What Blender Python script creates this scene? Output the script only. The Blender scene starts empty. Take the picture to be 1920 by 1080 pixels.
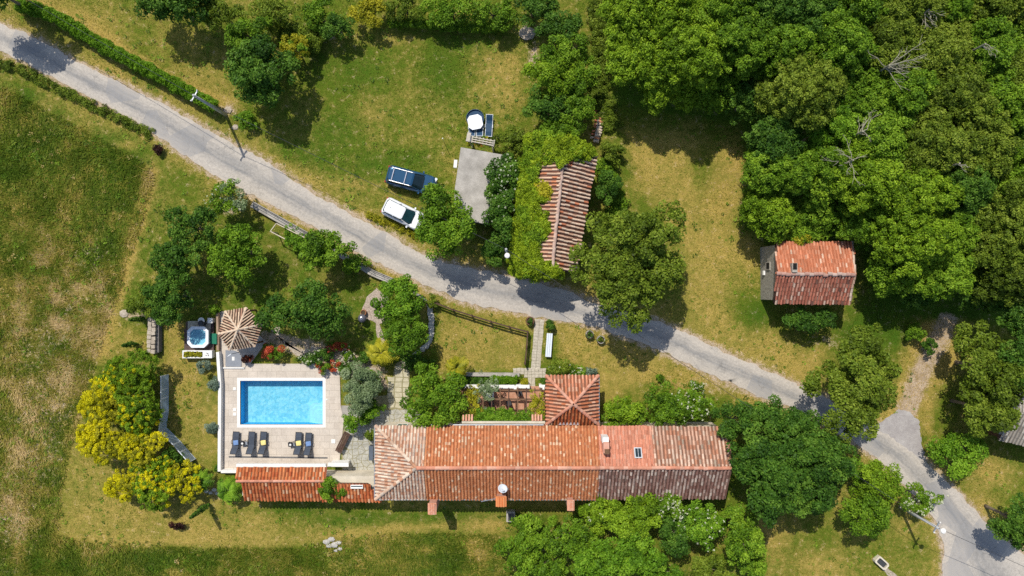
import bpy, math, random
import numpy as np
from mathutils import Vector

# ------------------------------------------------------------------ camera, world, sun
S = bpy.context.scene
COL = S.collection
H = 64.0            # drone height in metres
F = 1280.0          # focal length in photo pixels (24 mm on 36 mm, 1920 wide)

cam = bpy.data.cameras.new("camera")
cam.lens = 24.0
cam.sensor_width = 36.0
cam.clip_end = 2000.0
cam_o = bpy.data.objects.new("camera", cam)
COL.objects.link(cam_o)
cam_o.location = (0, 0, H)
cam_o.rotation_euler = (0, 0, 0)
S.camera = cam_o

SUN_EL = math.radians(56)
SUN_AZ = (-0.405, 0.914)            # horizontal direction towards the sun
wd = bpy.data.worlds.new("World")
S.world = wd
wd.use_nodes = True
nt = wd.node_tree
sky = nt.nodes.new("ShaderNodeTexSky")
sky.sky_type = 'NISHITA'
sky.sun_disc = False
sky.sun_elevation = SUN_EL
sky.sun_rotation = math.atan2(SUN_AZ[0], SUN_AZ[1])
nt.links.new(sky.outputs[0], nt.nodes["Background"].inputs[0])
nt.nodes["Background"].inputs[1].default_value = 0.14
sl = bpy.data.lights.new("sun", 'SUN')
sl.energy = 4.3
sl.angle = math.radians(0.53)
sl.color = (1.0, 0.95, 0.86)
so = bpy.data.objects.new("sun", sl)
COL.objects.link(so)
ce = math.cos(SUN_EL)
so.rotation_euler = Vector((SUN_AZ[0] * ce, SUN_AZ[1] * ce, math.sin(SUN_EL))).to_track_quat('Z', 'Y').to_euler()
so.location = (-20, 45, 80)

S.view_settings.view_transform = 'Standard'
S.view_settings.look = 'None'
S.view_settings.exposure = 0.0
S.view_settings.gamma = 1.0
S.render.engine = 'CYCLES'
S.cycles.max_bounces = 6
S.cycles.transparent_max_bounces = 8
S.cycles.use_denoising = False

rng = np.random.default_rng(11)
random.seed(11)


def W(px, py, z=0.0):
    """A traced photo pixel as a world point at its real height z."""
    k = (H - z) / F
    return Vector(((px - 960) * k, (540 - py) * k, z))


# ------------------------------------------------------------------ object helpers
def tag(o, label=None, cat=None, group=None, kind=None):
    if label:
        o["label"] = label
    if cat:
        o["category"] = cat
    if group:
        o["group"] = group
    if kind:
        o["kind"] = kind
    return o


def thing(name, label, cat, loc, rz=0.0, group=None):
    o = bpy.data.objects.new(name, None)
    o.empty_display_size = 0.3
    COL.objects.link(o)
    o.location = loc
    o.rotation_euler = (0, 0, rz)
    return tag(o, label, cat, group)


def link_mesh(name, me, mat, parent=None):
    o = bpy.data.objects.new(name, me)
    if mat:
        me.materials.append(mat)
    COL.objects.link(o)
    if parent is not None:
        o.parent = parent
    return o


def np_mesh(name, V, Fc, mat, parent=None, face_f=None, face_c=None, pt_c=None, smooth=False, world=False):
    """V (n,3) and Fc (m,k) arrays to one mesh object; world: V is in world space and parent is an unrotated root."""
    V = np.asarray(V, dtype=np.float32)
    if world and parent is not None:
        V = V - np.array(parent_loc(parent), dtype=np.float32)
    Fc = np.asarray(Fc, dtype=np.int32)
    m, k = Fc.shape
    me = bpy.data.meshes.new(name)
    me.vertices.add(len(V))
    me.vertices.foreach_set("co", V.ravel())
    me.loops.add(m * k)
    me.loops.foreach_set("vertex_index", Fc.ravel())
    me.polygons.add(m)
    me.polygons.foreach_set("loop_start", np.arange(0, m * k, k, dtype=np.int32))
    if smooth:
        me.polygons.foreach_set("use_smooth", np.ones(m, dtype=bool))
    me.update(calc_edges=True)
    if face_f is not None:
        a = me.attributes.new("tint", 'FLOAT', 'FACE')
        a.data.foreach_set("value", np.asarray(face_f, dtype=np.float32))
    if face_c is not None:
        a = me.attributes.new("col", 'FLOAT_COLOR', 'FACE')
        c = np.ones((m, 4), dtype=np.float32)
        c[:, :3] = face_c
        a.data.foreach_set("color", c.ravel())
    if pt_c is not None:
        for nm, arr in pt_c.items():
            a = me.attributes.new(nm, 'FLOAT_COLOR', 'POINT')
            a.data.foreach_set("color", np.asarray(arr, dtype=np.float32).ravel())
    return link_mesh(name, me, mat, parent)


def parent_loc(p):
    v = Vector((0, 0, 0))
    while p is not None:
        v = v + Vector(p.location)
        p = p.parent
    return v


class MB:
    def __init__(self):
        self.v = []
        self.f = []

    def add(self, vs, fs):
        b = len(self.v)
        self.v += [tuple(x) for x in vs]
        self.f += [tuple(i + b for i in f) for f in fs]
        return self

    def box(self, c, s, rz=0.0):
        cx, cy, cz = c
        hx, hy, hz = s[0] / 2, s[1] / 2, s[2] / 2
        co, si = math.cos(rz), math.sin(rz)
        vs = []
        for z in (-hz, hz):
            for x, y in ((-hx, -hy), (hx, -hy), (hx, hy), (-hx, hy)):
                vs.append((cx + x * co - y * si, cy + x * si + y * co, cz + z))
        return self.add(vs, [(3, 2, 1, 0), (4, 5, 6, 7), (0, 1, 5, 4), (1, 2, 6, 5), (2, 3, 7, 6), (3, 0, 4, 7)])

    def bar(self, a, b, w, h):
        """a beam of width w and height h from a to b"""
        a, b = Vector(a), Vector(b)
        d = (b - a).normalized()
        s = d.cross(Vector((0, 0, 1)))
        s = s.normalized() if s.length > 1e-4 else Vector((1, 0, 0))
        u = s.cross(d).normalized()
        vs = []
        for p in (a, b):
            for x, y in ((-1, -1), (1, -1), (1, 1), (-1, 1)):
                vs.append(p + s * (x * w / 2) + u * (y * h / 2))
        return self.add(vs, [(0, 1, 2, 3), (7, 6, 5, 4), (0, 4, 5, 1), (1, 5, 6, 2), (2, 6, 7, 3), (3, 7, 4, 0)])

    def tube(self, pts, rad, n=6, cap=True):
        pts = [Vector(p) for p in pts]
        if not hasattr(rad, '__len__'):
            rad = [rad] * len(pts)
        base = len(self.v)
        for i, p in enumerate(pts):
            d = (pts[min(i + 1, len(pts) - 1)] - pts[max(i - 1, 0)]).normalized()
            s = d.cross(Vector((0.13, 0.21, 0.97)))
            if s.length < 1e-3:
                s = d.cross(Vector((1, 0, 0)))
            s.normalize()
            t = d.cross(s)
            for k in range(n):
                a = 2 * math.pi * k / n
                self.v.append(tuple(p + (s * math.cos(a) + t * math.sin(a)) * rad[i]))
        for i in range(len(pts) - 1):
            for k in range(n):
                a, b = base + i * n + k, base + i * n + (k + 1) % n
                self.f.append((a, b, b + n, a + n))
        if cap:
            self.f.append(tuple(base + k for k in reversed(range(n))))
            e = base + (len(pts) - 1) * n
            self.f.append(tuple(e + k for k in range(n)))
        return self

    def prism(self, poly, z0, z1):
        n = len(poly)
        area = sum(poly[i][0] * poly[(i + 1) % n][1] - poly[(i + 1) % n][0] * poly[i][1] for i in range(n))
        if area < 0:
            poly = poly[::-1]
        vs = [(p[0], p[1], z0) for p in poly] + [(p[0], p[1], z1) for p in poly]
        fs = [tuple(range(n, 2 * n)), tuple(reversed(range(n)))]
        for i in range(n):
            j = (i + 1) % n
            fs.append((i, j, j + n, i + n))
        return self.add(vs, fs)

    def lathe(self, prof, c, n=16, cap=True):
        cx, cy, cz = c
        base = len(self.v)
        for r, z in prof:
            for k in range(n):
                a = 2 * math.pi * k / n
                self.v.append((cx + r * math.cos(a), cy + r * math.sin(a), cz + z))
        for i in range(len(prof) - 1):
            for k in range(n):
                a, b = base + i * n + k, base + i * n + (k + 1) % n
                self.f.append((a, b, b + n, a + n))
        if cap:
            self.f.append(tuple(base + k for k in reversed(range(n))))
            e = base + (len(prof) - 1) * n
            self.f.append(tuple(e + k for k in range(n)))
        return self

    def build(self, name, mat, parent=None, smooth=False, world=False):
        v = self.v
        if world and parent is not None:
            o_ = parent_loc(parent)
            v = [(p[0] - o_.x, p[1] - o_.y, p[2] - o_.z) for p in v]
        me = bpy.data.meshes.new(name)
        me.from_pydata(v, [], self.f)
        if smooth:
            me.polygons.foreach_set("use_smooth", [True] * len(me.polygons))
        me.update()
        return link_mesh(name, me, mat, parent)


# ------------------------------------------------------------------ materials
MATS = {}


def nodes(name):
    m = bpy.data.materials.new(name)
    m.use_nodes = True
    t = m.node_tree
    return m, t, t.nodes, t.links, t.nodes["Principled BSDF"]


def noise(N, L, vec, scale, detail=4.0, rough=0.6):
    n = N.new("ShaderNodeTexNoise")
    n.inputs["Scale"].default_value = scale
    n.inputs["Detail"].default_value = detail
    n.inputs["Roughness"].default_value = rough
    if vec is not None:
        L.new(vec, n.inputs["Vector"])
    return n.outputs["Fac"]


def ramp(N, L, fac, stops):
    r = N.new("ShaderNodeValToRGB")
    e = r.color_ramp.elements
    while len(e) < len(stops):
        e.new(0.5)
    for el, (p, c) in zip(e, stops):
        el.position = p
        el.color = (c[0], c[1], c[2], 1) if hasattr(c, '__len__') else (c, c, c, 1)
    if fac is not None:
        L.new(fac, r.inputs[0])
    return r.outputs[0]


def mixc(N, L, a, b, fac, mode='MIX'):
    m = N.new("ShaderNodeMix")
    m.data_type = 'RGBA'
    m.blend_type = mode
    for sock, val in ((m.inputs[0], fac), (m.inputs[6], a), (m.inputs[7], b)):
        if isinstance(val, (int, float)):
            sock.default_value = val
        elif isinstance(val, tuple):
            sock.default_value = (val[0], val[1], val[2], 1)
        else:
            L.new(val, sock)
    return m.outputs[2]


def math_(N, L, op, a, b=None, clamp=False):
    m = N.new("ShaderNodeMath")
    m.operation = op
    m.use_clamp = clamp
    for s, v in ((m.inputs[0], a), (m.inputs[1], b)):
        if v is None:
            continue
        if isinstance(v, (int, float)):
            s.default_value = v
        else:
            L.new(v, s)
    return m.outputs[0]


def bump(N, L, b, h, strength=0.3, dist=0.05):
    n = N.new("ShaderNodeBump")
    n.inputs["Strength"].default_value = strength
    n.inputs["Distance"].default_value = dist
    L.new(h, n.inputs["Height"])
    L.new(n.outputs[0], b.inputs["Normal"])


def mat(name, c, rough=0.8, var=0.18, scale=2.5, c2=None, metal=0.0, spec=0.3, bmp=0.0, fine=0.0):
    if name in MATS:
        return MATS[name]
    m, t, N, L, b = nodes(name)
    co = N.new("ShaderNodeNewGeometry").outputs["Position"]
    f = noise(N, L, co, scale, 6.0, 0.65)
    if c2 is None:
        lo = tuple(x * (1 - var) for x in c)
        hi = tuple(min(1, x * (1 + var)) for x in c)
    else:
        lo, hi = c, c2
    out = ramp(N, L, f, [(0.32, lo), (0.68, hi)])
    if fine > 0:
        f2 = noise(N, L, co, 14.0, 3.0, 0.7)
        out = mixc(N, L, out, ramp(N, L, f2, [(0.3, 1 - fine), (0.7, 1.0 + fine * 0.4)]), 1.0, 'MULTIPLY')
    L.new(out, b.inputs["Base Color"])
    b.inputs["Roughness"].default_value = rough
    b.inputs["Metallic"].default_value = metal
    b.inputs["Specular IOR Level"].default_value = spec
    if bmp:
        bump(N, L, b, f, bmp, 0.05)
    MATS[name] = m
    return m


def attr_mat(name, rough=0.85, nz=0.25, scale=6.0):
    m, t, N, L, b = nodes(name)
    a = N.new("ShaderNodeAttribute")
    a.attribute_name = "col"
    co = N.new("ShaderNodeNewGeometry").outputs["Position"]
    f = noise(N, L, co, scale, 5.0, 0.7)
    out = mixc(N, L, a.outputs["Color"], ramp(N, L, f, [(0.3, 1 - nz), (0.7, 1.0)]), 1.0, 'MULTIPLY')
    f3 = noise(N, L, co, 0.55, 7.0, 0.7)
    out = mixc(N, L, out, ramp(N, L, f3, [(0.32, 0.84), (0.56, 1.0), (0.75, 1.06)]), 1.0, 'MULTIPLY')
    lich = math_(N, L, 'MULTIPLY', ramp(N, L, noise(N, L, co, 2.6, 6.0, 0.75), [(0.60, 0.0), (0.70, 0.45)]), 1.0)
    out = mixc(N, L, out, (0.34, 0.31, 0.22), lich)
    L.new(out, b.inputs["Base Color"])
    b.inputs["Roughness"].default_value = rough
    b.inputs["Specular IOR Level"].default_value = 0.2
    MATS[name] = m
    return m


def leaf_mat(name, stops, trans=0.17, rough=0.55, spec=0.14):
    m, t, N, L, b = nodes(name)
    a = N.new("ShaderNodeAttribute")
    a.attribute_name = "tint"
    out = ramp(N, L, a.outputs["Fac"], stops)
    L.new(out, b.inputs["Base Color"])
    b.inputs["Roughness"].default_value = rough
    b.inputs["Specular IOR Level"].default_value = spec
    tr = N.new("ShaderNodeBsdfTranslucent")
    tc = mixc(N, L, out, (1.3, 1.25, 0.5), 1.0, 'MULTIPLY')
    L.new(tc, tr.inputs["Color"])
    mx = N.new("ShaderNodeMixShader")
    mx.inputs[0].default_value = trans
    L.new(b.outputs[0], mx.inputs[1])
    L.new(tr.outputs[0], mx.inputs[2])
    L.new(mx.outputs[0], N["Material Output"].inputs["Surface"])
    MATS[name] = m
    return m


LEAF = {
    'mid':    leaf_mat("leaf_mid",    [(0.0, (0.025, 0.061, 0.005)), (0.5, (0.107, 0.212, 0.010)), (1.0, (0.270, 0.409, 0.028))]),
    'dark':   leaf_mat("leaf_dark",   [(0.0, (0.014, 0.043, 0.006)), (0.5, (0.056, 0.134, 0.012)), (1.0, (0.168, 0.292, 0.032))]),
    'olive':  leaf_mat("leaf_olive",  [(0.0, (0.033, 0.050, 0.005)), (0.5, (0.113, 0.173, 0.012)), (1.0, (0.274, 0.340, 0.037))]),
    'lime':   leaf_mat("leaf_lime",   [(0.0, (0.039, 0.075, 0.005)), (0.5, (0.135, 0.241, 0.009)), (1.0, (0.325, 0.465, 0.027))]),
    'bright': leaf_mat("leaf_bright", [(0.0, (0.029, 0.075, 0.004)), (0.5, (0.111, 0.236, 0.011)), (1.0, (0.267, 0.426, 0.030))]),
    'gold':   leaf_mat("leaf_gold",   [(0.0, (0.120, 0.140, 0.006)), (0.5, (0.300, 0.290, 0.014)), (1.0, (0.540, 0.480, 0.030))]),
    'broom':  leaf_mat("leaf_broom",  [(0.0, (0.269, 0.274, 0.004)), (0.5, (0.560, 0.513, 0.006)), (1.0, (0.874, 0.752, 0.014))]),
    'ivy':    leaf_mat("leaf_ivy",    [(0.0, (0.065, 0.110, 0.005)), (0.5, (0.215, 0.310, 0.010)), (1.0, (0.410, 0.500, 0.026))]),
    'grey':   leaf_mat("leaf_grey",   [(0.0, (0.070, 0.115, 0.045)), (0.5, (0.185, 0.255, 0.110)), (1.0, (0.380, 0.450, 0.250))]),
    'blue':   leaf_mat("leaf_blue",   [(0.0, (0.060, 0.095, 0.060)), (0.5, (0.145, 0.205, 0.140)), (1.0, (0.300, 0.375, 0.280))]),
    'hedge':  leaf_mat("leaf_hedge",  [(0.0, (0.050, 0.125, 0.004)), (0.5, (0.115, 0.240, 0.008)), (1.0, (0.200, 0.350, 0.015))]),
    'red':    leaf_mat("petal_red",   [(0.0, (0.200, 0.028, 0.012)), (0.5, (0.430, 0.085, 0.025)), (1.0, (0.700, 0.130, 0.080))]),
    'maroon': leaf_mat("leaf_maroon", [(0.0, (0.015, 0.008, 0.006)), (0.5, (0.040, 0.015, 0.012)), (1.0, (0.090, 0.030, 0.020))]),
    'white':  leaf_mat("petal_white", [(0.0, (0.480, 0.500, 0.300)), (0.5, (0.680, 0.690, 0.500)), (1.0, (0.820, 0.820, 0.660))]),
    'grass':  leaf_mat("leaf_grass",  [(0.0, (0.062, 0.108, 0.007)), (0.35, (0.155, 0.190, 0.017)), (0.65, (0.345, 0.275, 0.055)), (1.0, (0.610, 0.460, 0.230))], trans=0.25, spec=0.1),
}
BARK = mat("bark", (0.12, 0.09, 0.06), 0.95, c2=(0.22, 0.18, 0.13), scale=5)
BARE = mat("bare_wood", (0.20, 0.18, 0.12), 0.9, c2=(0.38, 0.35, 0.26), scale=5)
TILE = attr_mat("roof_tile")
WHITE = mat("white_plaster", (0.78, 0.76, 0.71), 0.8, var=0.06, scale=1.5, fine=0.06)
PLASTER = mat("house_plaster", (0.62, 0.55, 0.43), 0.9, var=0.15, scale=1.2, fine=0.1)
STONEW = mat("stone_wall", (0.26, 0.23, 0.19), 0.95, c2=(0.46, 0.42, 0.35), scale=4, bmp=0.6, fine=0.35)
CONC = mat("concrete", (0.31, 0.285, 0.245), 0.95, c2=(0.52, 0.48, 0.42), scale=0.9, fine=0.35)
WOOD_DK = mat("dark_wood", (0.055, 0.030, 0.020), 0.8, c2=(0.11, 0.06, 0.04), scale=6)
WOOD_BR = mat("brown_wood", (0.12, 0.060, 0.030), 0.8, c2=(0.20, 0.11, 0.06), scale=6)
METAL = mat("grey_metal", (0.42, 0.44, 0.46), 0.45, var=0.1, metal=0.6)
DARKM = mat("dark_metal", (0.05, 0.05, 0.055), 0.5, var=0.2)
GLASSD = mat("dark_glass", (0.010, 0.022, 0.026), 0.08, var=0.2, spec=0.7)

# ------------------------------------------------------------------ ground zones
def seg_dist(X, Y, poly, closed=True):
    d = np.full(X.shape, 1e9)
    n = len(poly)
    for i in range(n if closed else n - 1):
        ax, ay = poly[i]
        bx, by = poly[(i + 1) % n]
        dx, dy = bx - ax, by - ay
        t = np.clip(((X - ax) * dx + (Y - ay) * dy) / (dx * dx + dy * dy + 1e-9), 0, 1)
        d = np.minimum(d, np.hypot(X - ax - t * dx, Y - ay - t * dy))
    return d


def inside(X, Y, poly):
    r = np.zeros(X.shape, dtype=bool)
    n = len(poly)
    j = n - 1
    for i in range(n):
        xi, yi = poly[i]
        xj, yj = poly[j]
        if yi != yj:
            c = ((yi > Y) != (yj > Y)) & (X < (xj - xi) * (Y - yi) / (yj - yi) + xi)
            r ^= c
        j = i
    return r


def pmask(X, Y, poly, soft):
    d = seg_dist(X, Y, poly)
    sd = np.where(inside(X, Y, poly), d, -d)
    return np.clip(0.5 + sd / soft, 0, 1)


def blob(X, Y, cx, cy, rx, ry=None):
    ry = ry or rx
    return np.exp(-(((X - cx) / rx) ** 2 + ((Y - cy) / ry) ** 2))


ROAD_UP = [(-90, 8), (0, 45), (70, 74), (150, 118), (230, 158), (300, 192), (370, 230), (440, 272), (500, 302), (560, 345), (620, 380),
           (680, 413), (730, 440), (780, 472), (830, 492), (880, 503), (940, 514), (1000, 528), (1060, 545), (1120, 570), (1220, 600),
           (1290, 625), (1350, 656), (1440, 695), (1510, 728), (1580, 760), (1650, 800), (1700, 835), (1735, 862), (1757, 887),
           (1807, 933), (1853, 987), (1885, 1012), (1925, 1040), (1990, 1110)]
ROAD_LO = [(-90, 60), (0, 95), (60, 122), (120, 157), (200, 198), (280, 243), (340, 288), (400, 327), (450, 354), (500, 380), (560, 410),
           (620, 443), (680, 480), (730, 503), (790, 530), (850, 560), (900, 575), (960, 582), (1010, 596), (1070, 602), (1110, 612),
           (1180, 635), (1250, 662), (1320, 697), (1373, 720), (1440, 751), (1503, 770), (1550, 800), (1610, 835), (1650, 865), (1687, 900),
           (1735, 950), (1757, 983), (1770, 1030), (1768, 1090), (1765, 1170)]
SPUR = [(1630, 800), (1655, 790), (1688, 767), (1705, 772), (1722, 788), (1724, 806), (1727, 830), (1736, 862), (1700, 858), (1660, 835)]
ROAD_POLY = ROAD_UP + ROAD_LO[::-1]
DECK = [(413, 585), (430, 582), (500, 640), (470, 682), (610, 682), (637, 692), (639, 760), (645, 790), (640, 835), (636, 874), (414, 882)]
PATIO = [(640, 765), (700, 740), (705, 765), (780, 765), (790, 800), (706, 800), (706, 905), (640, 905), (640, 860), (650, 800)]

FOREST = [(1150, -80), (1150, 190), (1250, 215), (1390, 235), (1400, 300), (1390, 420), (1440, 460), (1610, 460), (1640, 560), (1700, 600),
          (1850, 600), (2100, 640), (2100, -80)]


def zone_maps(X, Y):
    """X, Y in photo pixels on the ground: dry, lush, dirt, tall grass"""
    dry = np.full(X.shape, 0.26)
    lush = np.full(X.shape, 0.18)
    dirt = np.zeros(X.shape)
    tall = np.zeros(X.shape)

    def put(arr, m, v):
        arr += m * (v - arr)
    # far left and bottom rough field
    field = [(-400, 120), (0, 150), (60, 165), (130, 190), (225, 235), (287, 305), (283, 350), (270, 400), (240, 490), (205, 600), (165, 720), (145, 790),
             (120, 880), (106, 1005), (200, 1022), (420, 1030), (560, 1032), (640, 1010), (760, 1000), (930, 1003), (960, 1080), (960, 1400), (-400, 1400)]
    m = pmask(X, Y, field, 8)
    put(dry, m, 0.38)
    put(lush, m, 0.38)
    put(tall, m, 1.0)
    for cx, cy, rx, ry, v in ((110, 620, 60, 120, 0.75), (80, 760, 80, 110, 0.75), (60, 900, 60, 90, 0.7), (200, 530, 40, 60, .6), (190, 480, 40, 40, .5),
                              (150, 700, 40, 60, .55), (30, 640, 40, 90, .4), (620, 1022, 40, 16, .6), (20, 990, 60, 60, .6), (330, 1060, 120, 18, .15)):
        b = blob(X, Y, cx, cy, rx, ry)
        put(dirt, b * m, v * .75)
        put(lush, b * m, 0.1)
    for cx, cy, rx, ry, v in ((30, 550, 45, 60, 0.9), (60, 190, 90, 18, .8), (170, 230, 80, 14, .7), (160, 880, 30, 60, .3), (40, 480, 60, 40, .7), (100, 420, 120, 60, .45)):
        put(dry, blob(X, Y, cx, cy, rx, ry), v)
    for cx, cy, rx, ry in ((200, 330, 90, 90), (60, 300, 90, 70), (240, 420, 40, 70), (230, 500, 25, 70), (100, 960, 30, 60), (130, 860, 16, 70), (110, 1040, 60, 40),
                           (300, 1055, 160, 30), (560, 1060, 100, 25), (740, 1045, 130, 40), (880, 1060, 80, 30)):
        b = blob(X, Y, cx, cy, rx, ry)
        put(lush, b, 0.85)
        put(dirt, b, 0.0)
    rb = np.random.default_rng(21)
    for _ in range(150):
        cx, cy = rb.uniform(-60, 300), rb.uniform(170, 1100)
        if _ % 5 == 0:
            cx, cy = rb.uniform(100, 960), rb.uniform(1020, 1100)
        b = blob(X, Y, cx, cy, rb.uniform(8, 34), rb.uniform(8, 34)) * m
        kk = rb.integers(0, 3)
        put(dry, b, ((.8, .1, .55) if cy > 430 else (.55, .15, .35))[kk])
        put(lush, b, (.05, .75, .3)[kk] * (1 if cy < 480 or cy > 1000 else .6))
    # pale mown strips beside the field
    for pl, w, v in (([(283, 320), (262, 420), (232, 520), (205, 620), (190, 660)], 16, 0.95), ([(110, 1002), (300, 1014), (560, 1012), (760, 985), (930, 975)], 14, 0.85),
                     ([(70, 0), (180, 55), (270, 110), (360, 165), (420, 190)], 26, .95), ([(148, 800), (125, 900), (115, 990)], 14, .7)):
        d = seg_dist(X, Y, pl, False)
        put(dry, np.exp(-(d / w) ** 2), v)
        put(lush, np.exp(-(d / w) ** 2), 0.0)
    # mown lawn below the house
    mown = [(150, 790), (125, 880), (112, 1000), (560, 1010), (700, 985), (920, 965), (1100, 950), (1100, 930), (440, 930), (390, 860), (260, 820)]
    m = pmask(X, Y, mown, 20)
    put(dry, m, 0.55)
    put(lush, m, 0.10)
    for cx, cy, rx, ry in ((560, 955, 90, 14), (800, 968, 140, 14), (640, 975, 80, 14), (1000, 975, 60, 12)):
        put(lush, blob(X, Y, cx, cy, rx, ry), 0.6)
        put(dry, blob(X, Y, cx, cy, rx, ry), 0.25)
    for cx, cy, rx, ry, v in ((920, 985, 40, 14, .95), (250, 960, 120, 40, .72), (420, 1000, 120, 14, .85), (500, 985, 60, 25, .6)):
        put(dry, blob(X, Y, cx, cy, rx, ry), v)
    # dry field right of the ivy barn
    df = [(1135, 220), (1200, 240), (1300, 260), (1395, 285), (1390, 420), (1420, 450), (1425, 580), (1470, 640), (1545, 655), (1530, 735), (1440, 690),
          (1290, 620), (1290, 480), (1230, 390), (1170, 330)]
    m = pmask(X, Y, df, 30)
    put(dry, m, 0.74)
    put(lush, m, 0.05)
    for cx, cy, rx, ry, v in ((1320, 310, 20, 60, .35), (1260, 350, 30, 40, .65), (1400, 560, 40, 40, .3), (1480, 690, 50, 30, .9), (1200, 300, 40, 40, .9), (1370, 340, 25, 60, .9), (1340, 470, 40, 60, .85)):
        put(dry, blob(X, Y, cx, cy, rx, ry), v)
    for cx, cy, rx, ry in ((1420, 590, 30, 30), (1640, 590, 45, 40), (1680, 630, 30, 30), (1600, 620, 40, 25)):
        put(lush, blob(X, Y, cx, cy, rx, ry), 0.8)
        put(dry, blob(X, Y, cx, cy, rx, ry), 0.1)
    # verge along the ivy barn
    m = pmask(X, Y, [(1090, -50), (1150, -50), (1150, 190), (1190, 320), (1170, 390), (1110, 300), (1110, 180)], 20)
    put(dry, m, 0.38)
    put(lush, m, 0.35)
    # house lawns
    for pl, v in (([(822, 580), (985, 625), (980, 690), (820, 695)], .72), ([(1045, 605), (1110, 620), (1250, 670), (1410, 745), (1310, 735), (1200, 715), (1130, 760), (1050, 690)], .72),
                  ([(305, 600), (410, 600), (410, 870), (370, 860), (312, 800)], .66), ([(300, 10), (430, 60), (430, 180), (330, 150), (180, 40)], .45)):
        m = pmask(X, Y, pl, 14)
        put(dry, m, v)
        put(lush, m, 0.05)
    # big lawn
    for cx, cy, rx, ry, v in ((695, 215, 28, 30, .85), (640, 130, 28, 22, .7), (905, 130, 50, 50, .62), (950, 150, 30, 50, .9), (640, 345, 60, 16, .75), (760, 265, 40, 20, .5),
                              (740, 75, 70, 14, .6), (560, 315, 50, 14, .7), (840, 300, 40, 14, .45), (720, 420, 60, 10, .8), (770, 180, 40, 30, .42), (480, 260, 30, 14, .7)):
        put(dry, blob(X, Y, cx, cy, rx, ry), v)
    for cx, cy, rx, ry in ((670, 130, 60, 45), (830, 140, 40, 60), (620, 240, 60, 40), (560, 290, 80, 30), (860, 80, 60, 20), (700, 310, 40, 24), (760, 300, 60, 20), (590, 120, 30, 40)):
        b = blob(X, Y, cx, cy, rx, ry)
        put(lush, b, 0.62)
        put(dry, b, 0.2)
    # garden
    m = pmask(X, Y, [(330, 380), (480, 390), (720, 520), (800, 570), (800, 690), (600, 690), (480, 640), (330, 600)], 12)
    put(dry, m, 0.30)
    put(lush, m, 0.35)
    for cx, cy, rx, ry in ((665, 545, 22, 40), (690, 630, 40, 40), (450, 560, 40, 30), (395, 740, 22, 40), (520, 500, 60, 40)):
        put(lush, blob(X, Y, cx, cy, rx, ry), 0.55)
    for cx, cy, rx, ry, v in ((625, 520, 30, 14, .7), (560, 480, 40, 20, .35), (790, 560, 18, 30, .9), (330, 700, 30, 50, .8), (250, 640, 40, 30, .8), (350, 390, 60, 30, .3)):
        put(dry, blob(X, Y, cx, cy, rx, ry), v)
    # bottom right
    m = pmask(X, Y, [(1440, 930), (1700, 900), (1765, 990), (1765, 1120), (1430, 1120)], 24)
    put(dry, m, 0.40)
    put(lush, m, 0.22)
    for cx, cy, rx, ry, v in ((1540, 1060, 60, 30, .75), (1700, 980, 20, 30, .85), (1440, 980, 30, 60, .8), (1870, 890, 50, 40, .8), (1850, 950, 40, 30, .5), (1560, 940, 60, 14, .7)):
        put(dry, blob(X, Y, cx, cy, rx, ry), v)
    # track zone
    m = pmask(X, Y, [(1685, 770), (1690, 690), (1720, 640), (1760, 590), (1820, 600), (1790, 680), (1750, 740), (1745, 830), (1725, 790)], 14)
    put(dry, m, 0.92)
    put(lush, m, 0.0)
    d = seg_dist(X, Y, [(1700, 770), (1728, 700), (1775, 605)], False)
    put(dirt, np.exp(-(d / 21) ** 4), 0.95)
    put(dry, np.exp(-(d / 48) ** 4), 0.9)
    put(lush, np.exp(-(d / 48) ** 4), 0.0)
    # wood floor
    m = pmask(X, Y, FOREST, 20)
    put(lush, m, 0.75)
    put(dry, m, 0.12)
    # bare spots
    for cx, cy, rx, ry, v in ((988, 60, 14, 14, .9), (1000, 105, 10, 20, .9), (430, 205, 12, 12, .8), (255, 590, 30, 10, .7), (430, 395, 14, 10, .8), (610, 70, 20, 8, .7), (800, 545, 10, 18, .4),
                              (412, 925, 20, 12, .5), (1330, 725, 60, 12, .35), (1550, 640, 30, 10, .4)):
        put(dirt, blob(X, Y, cx, cy, rx, ry), v)
    # flower-bed soil
    for pl in ([(470, 640), (500, 620), (640, 650), (720, 690), (730, 730), (700, 740), (640, 690), (600, 680)],):
        put(dirt, pmask(X, Y, pl, 8), 0.75)
    # road shoulders
    d = np.minimum(seg_dist(X, Y, ROAD_UP, False), seg_dist(X, Y, ROAD_LO, False))
    sh = np.exp(-(d / 9.0) ** 2)
    put(dirt, sh, 0.75)
    d2 = np.exp(-(d / 24.0) ** 2)
    put(dry, d2, 0.75)
    put(lush, d2, 0.0)
    put(tall, (d < 60).astype(float), 0.0)
    return dry, lush, dirt, tall


def sheet_axis(lo, hi, step, far):
    a = list(np.arange(lo, hi + 1e-6, step))
    s, x = step * 2, hi
    while x < far:
        x += s
        s *= 1.5
        a.append(x)
    s, x = step * 2, lo
    while x > -far:
        x -= s
        s *= 1.5
        a.insert(0, x)
    return np.array(a)


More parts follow.
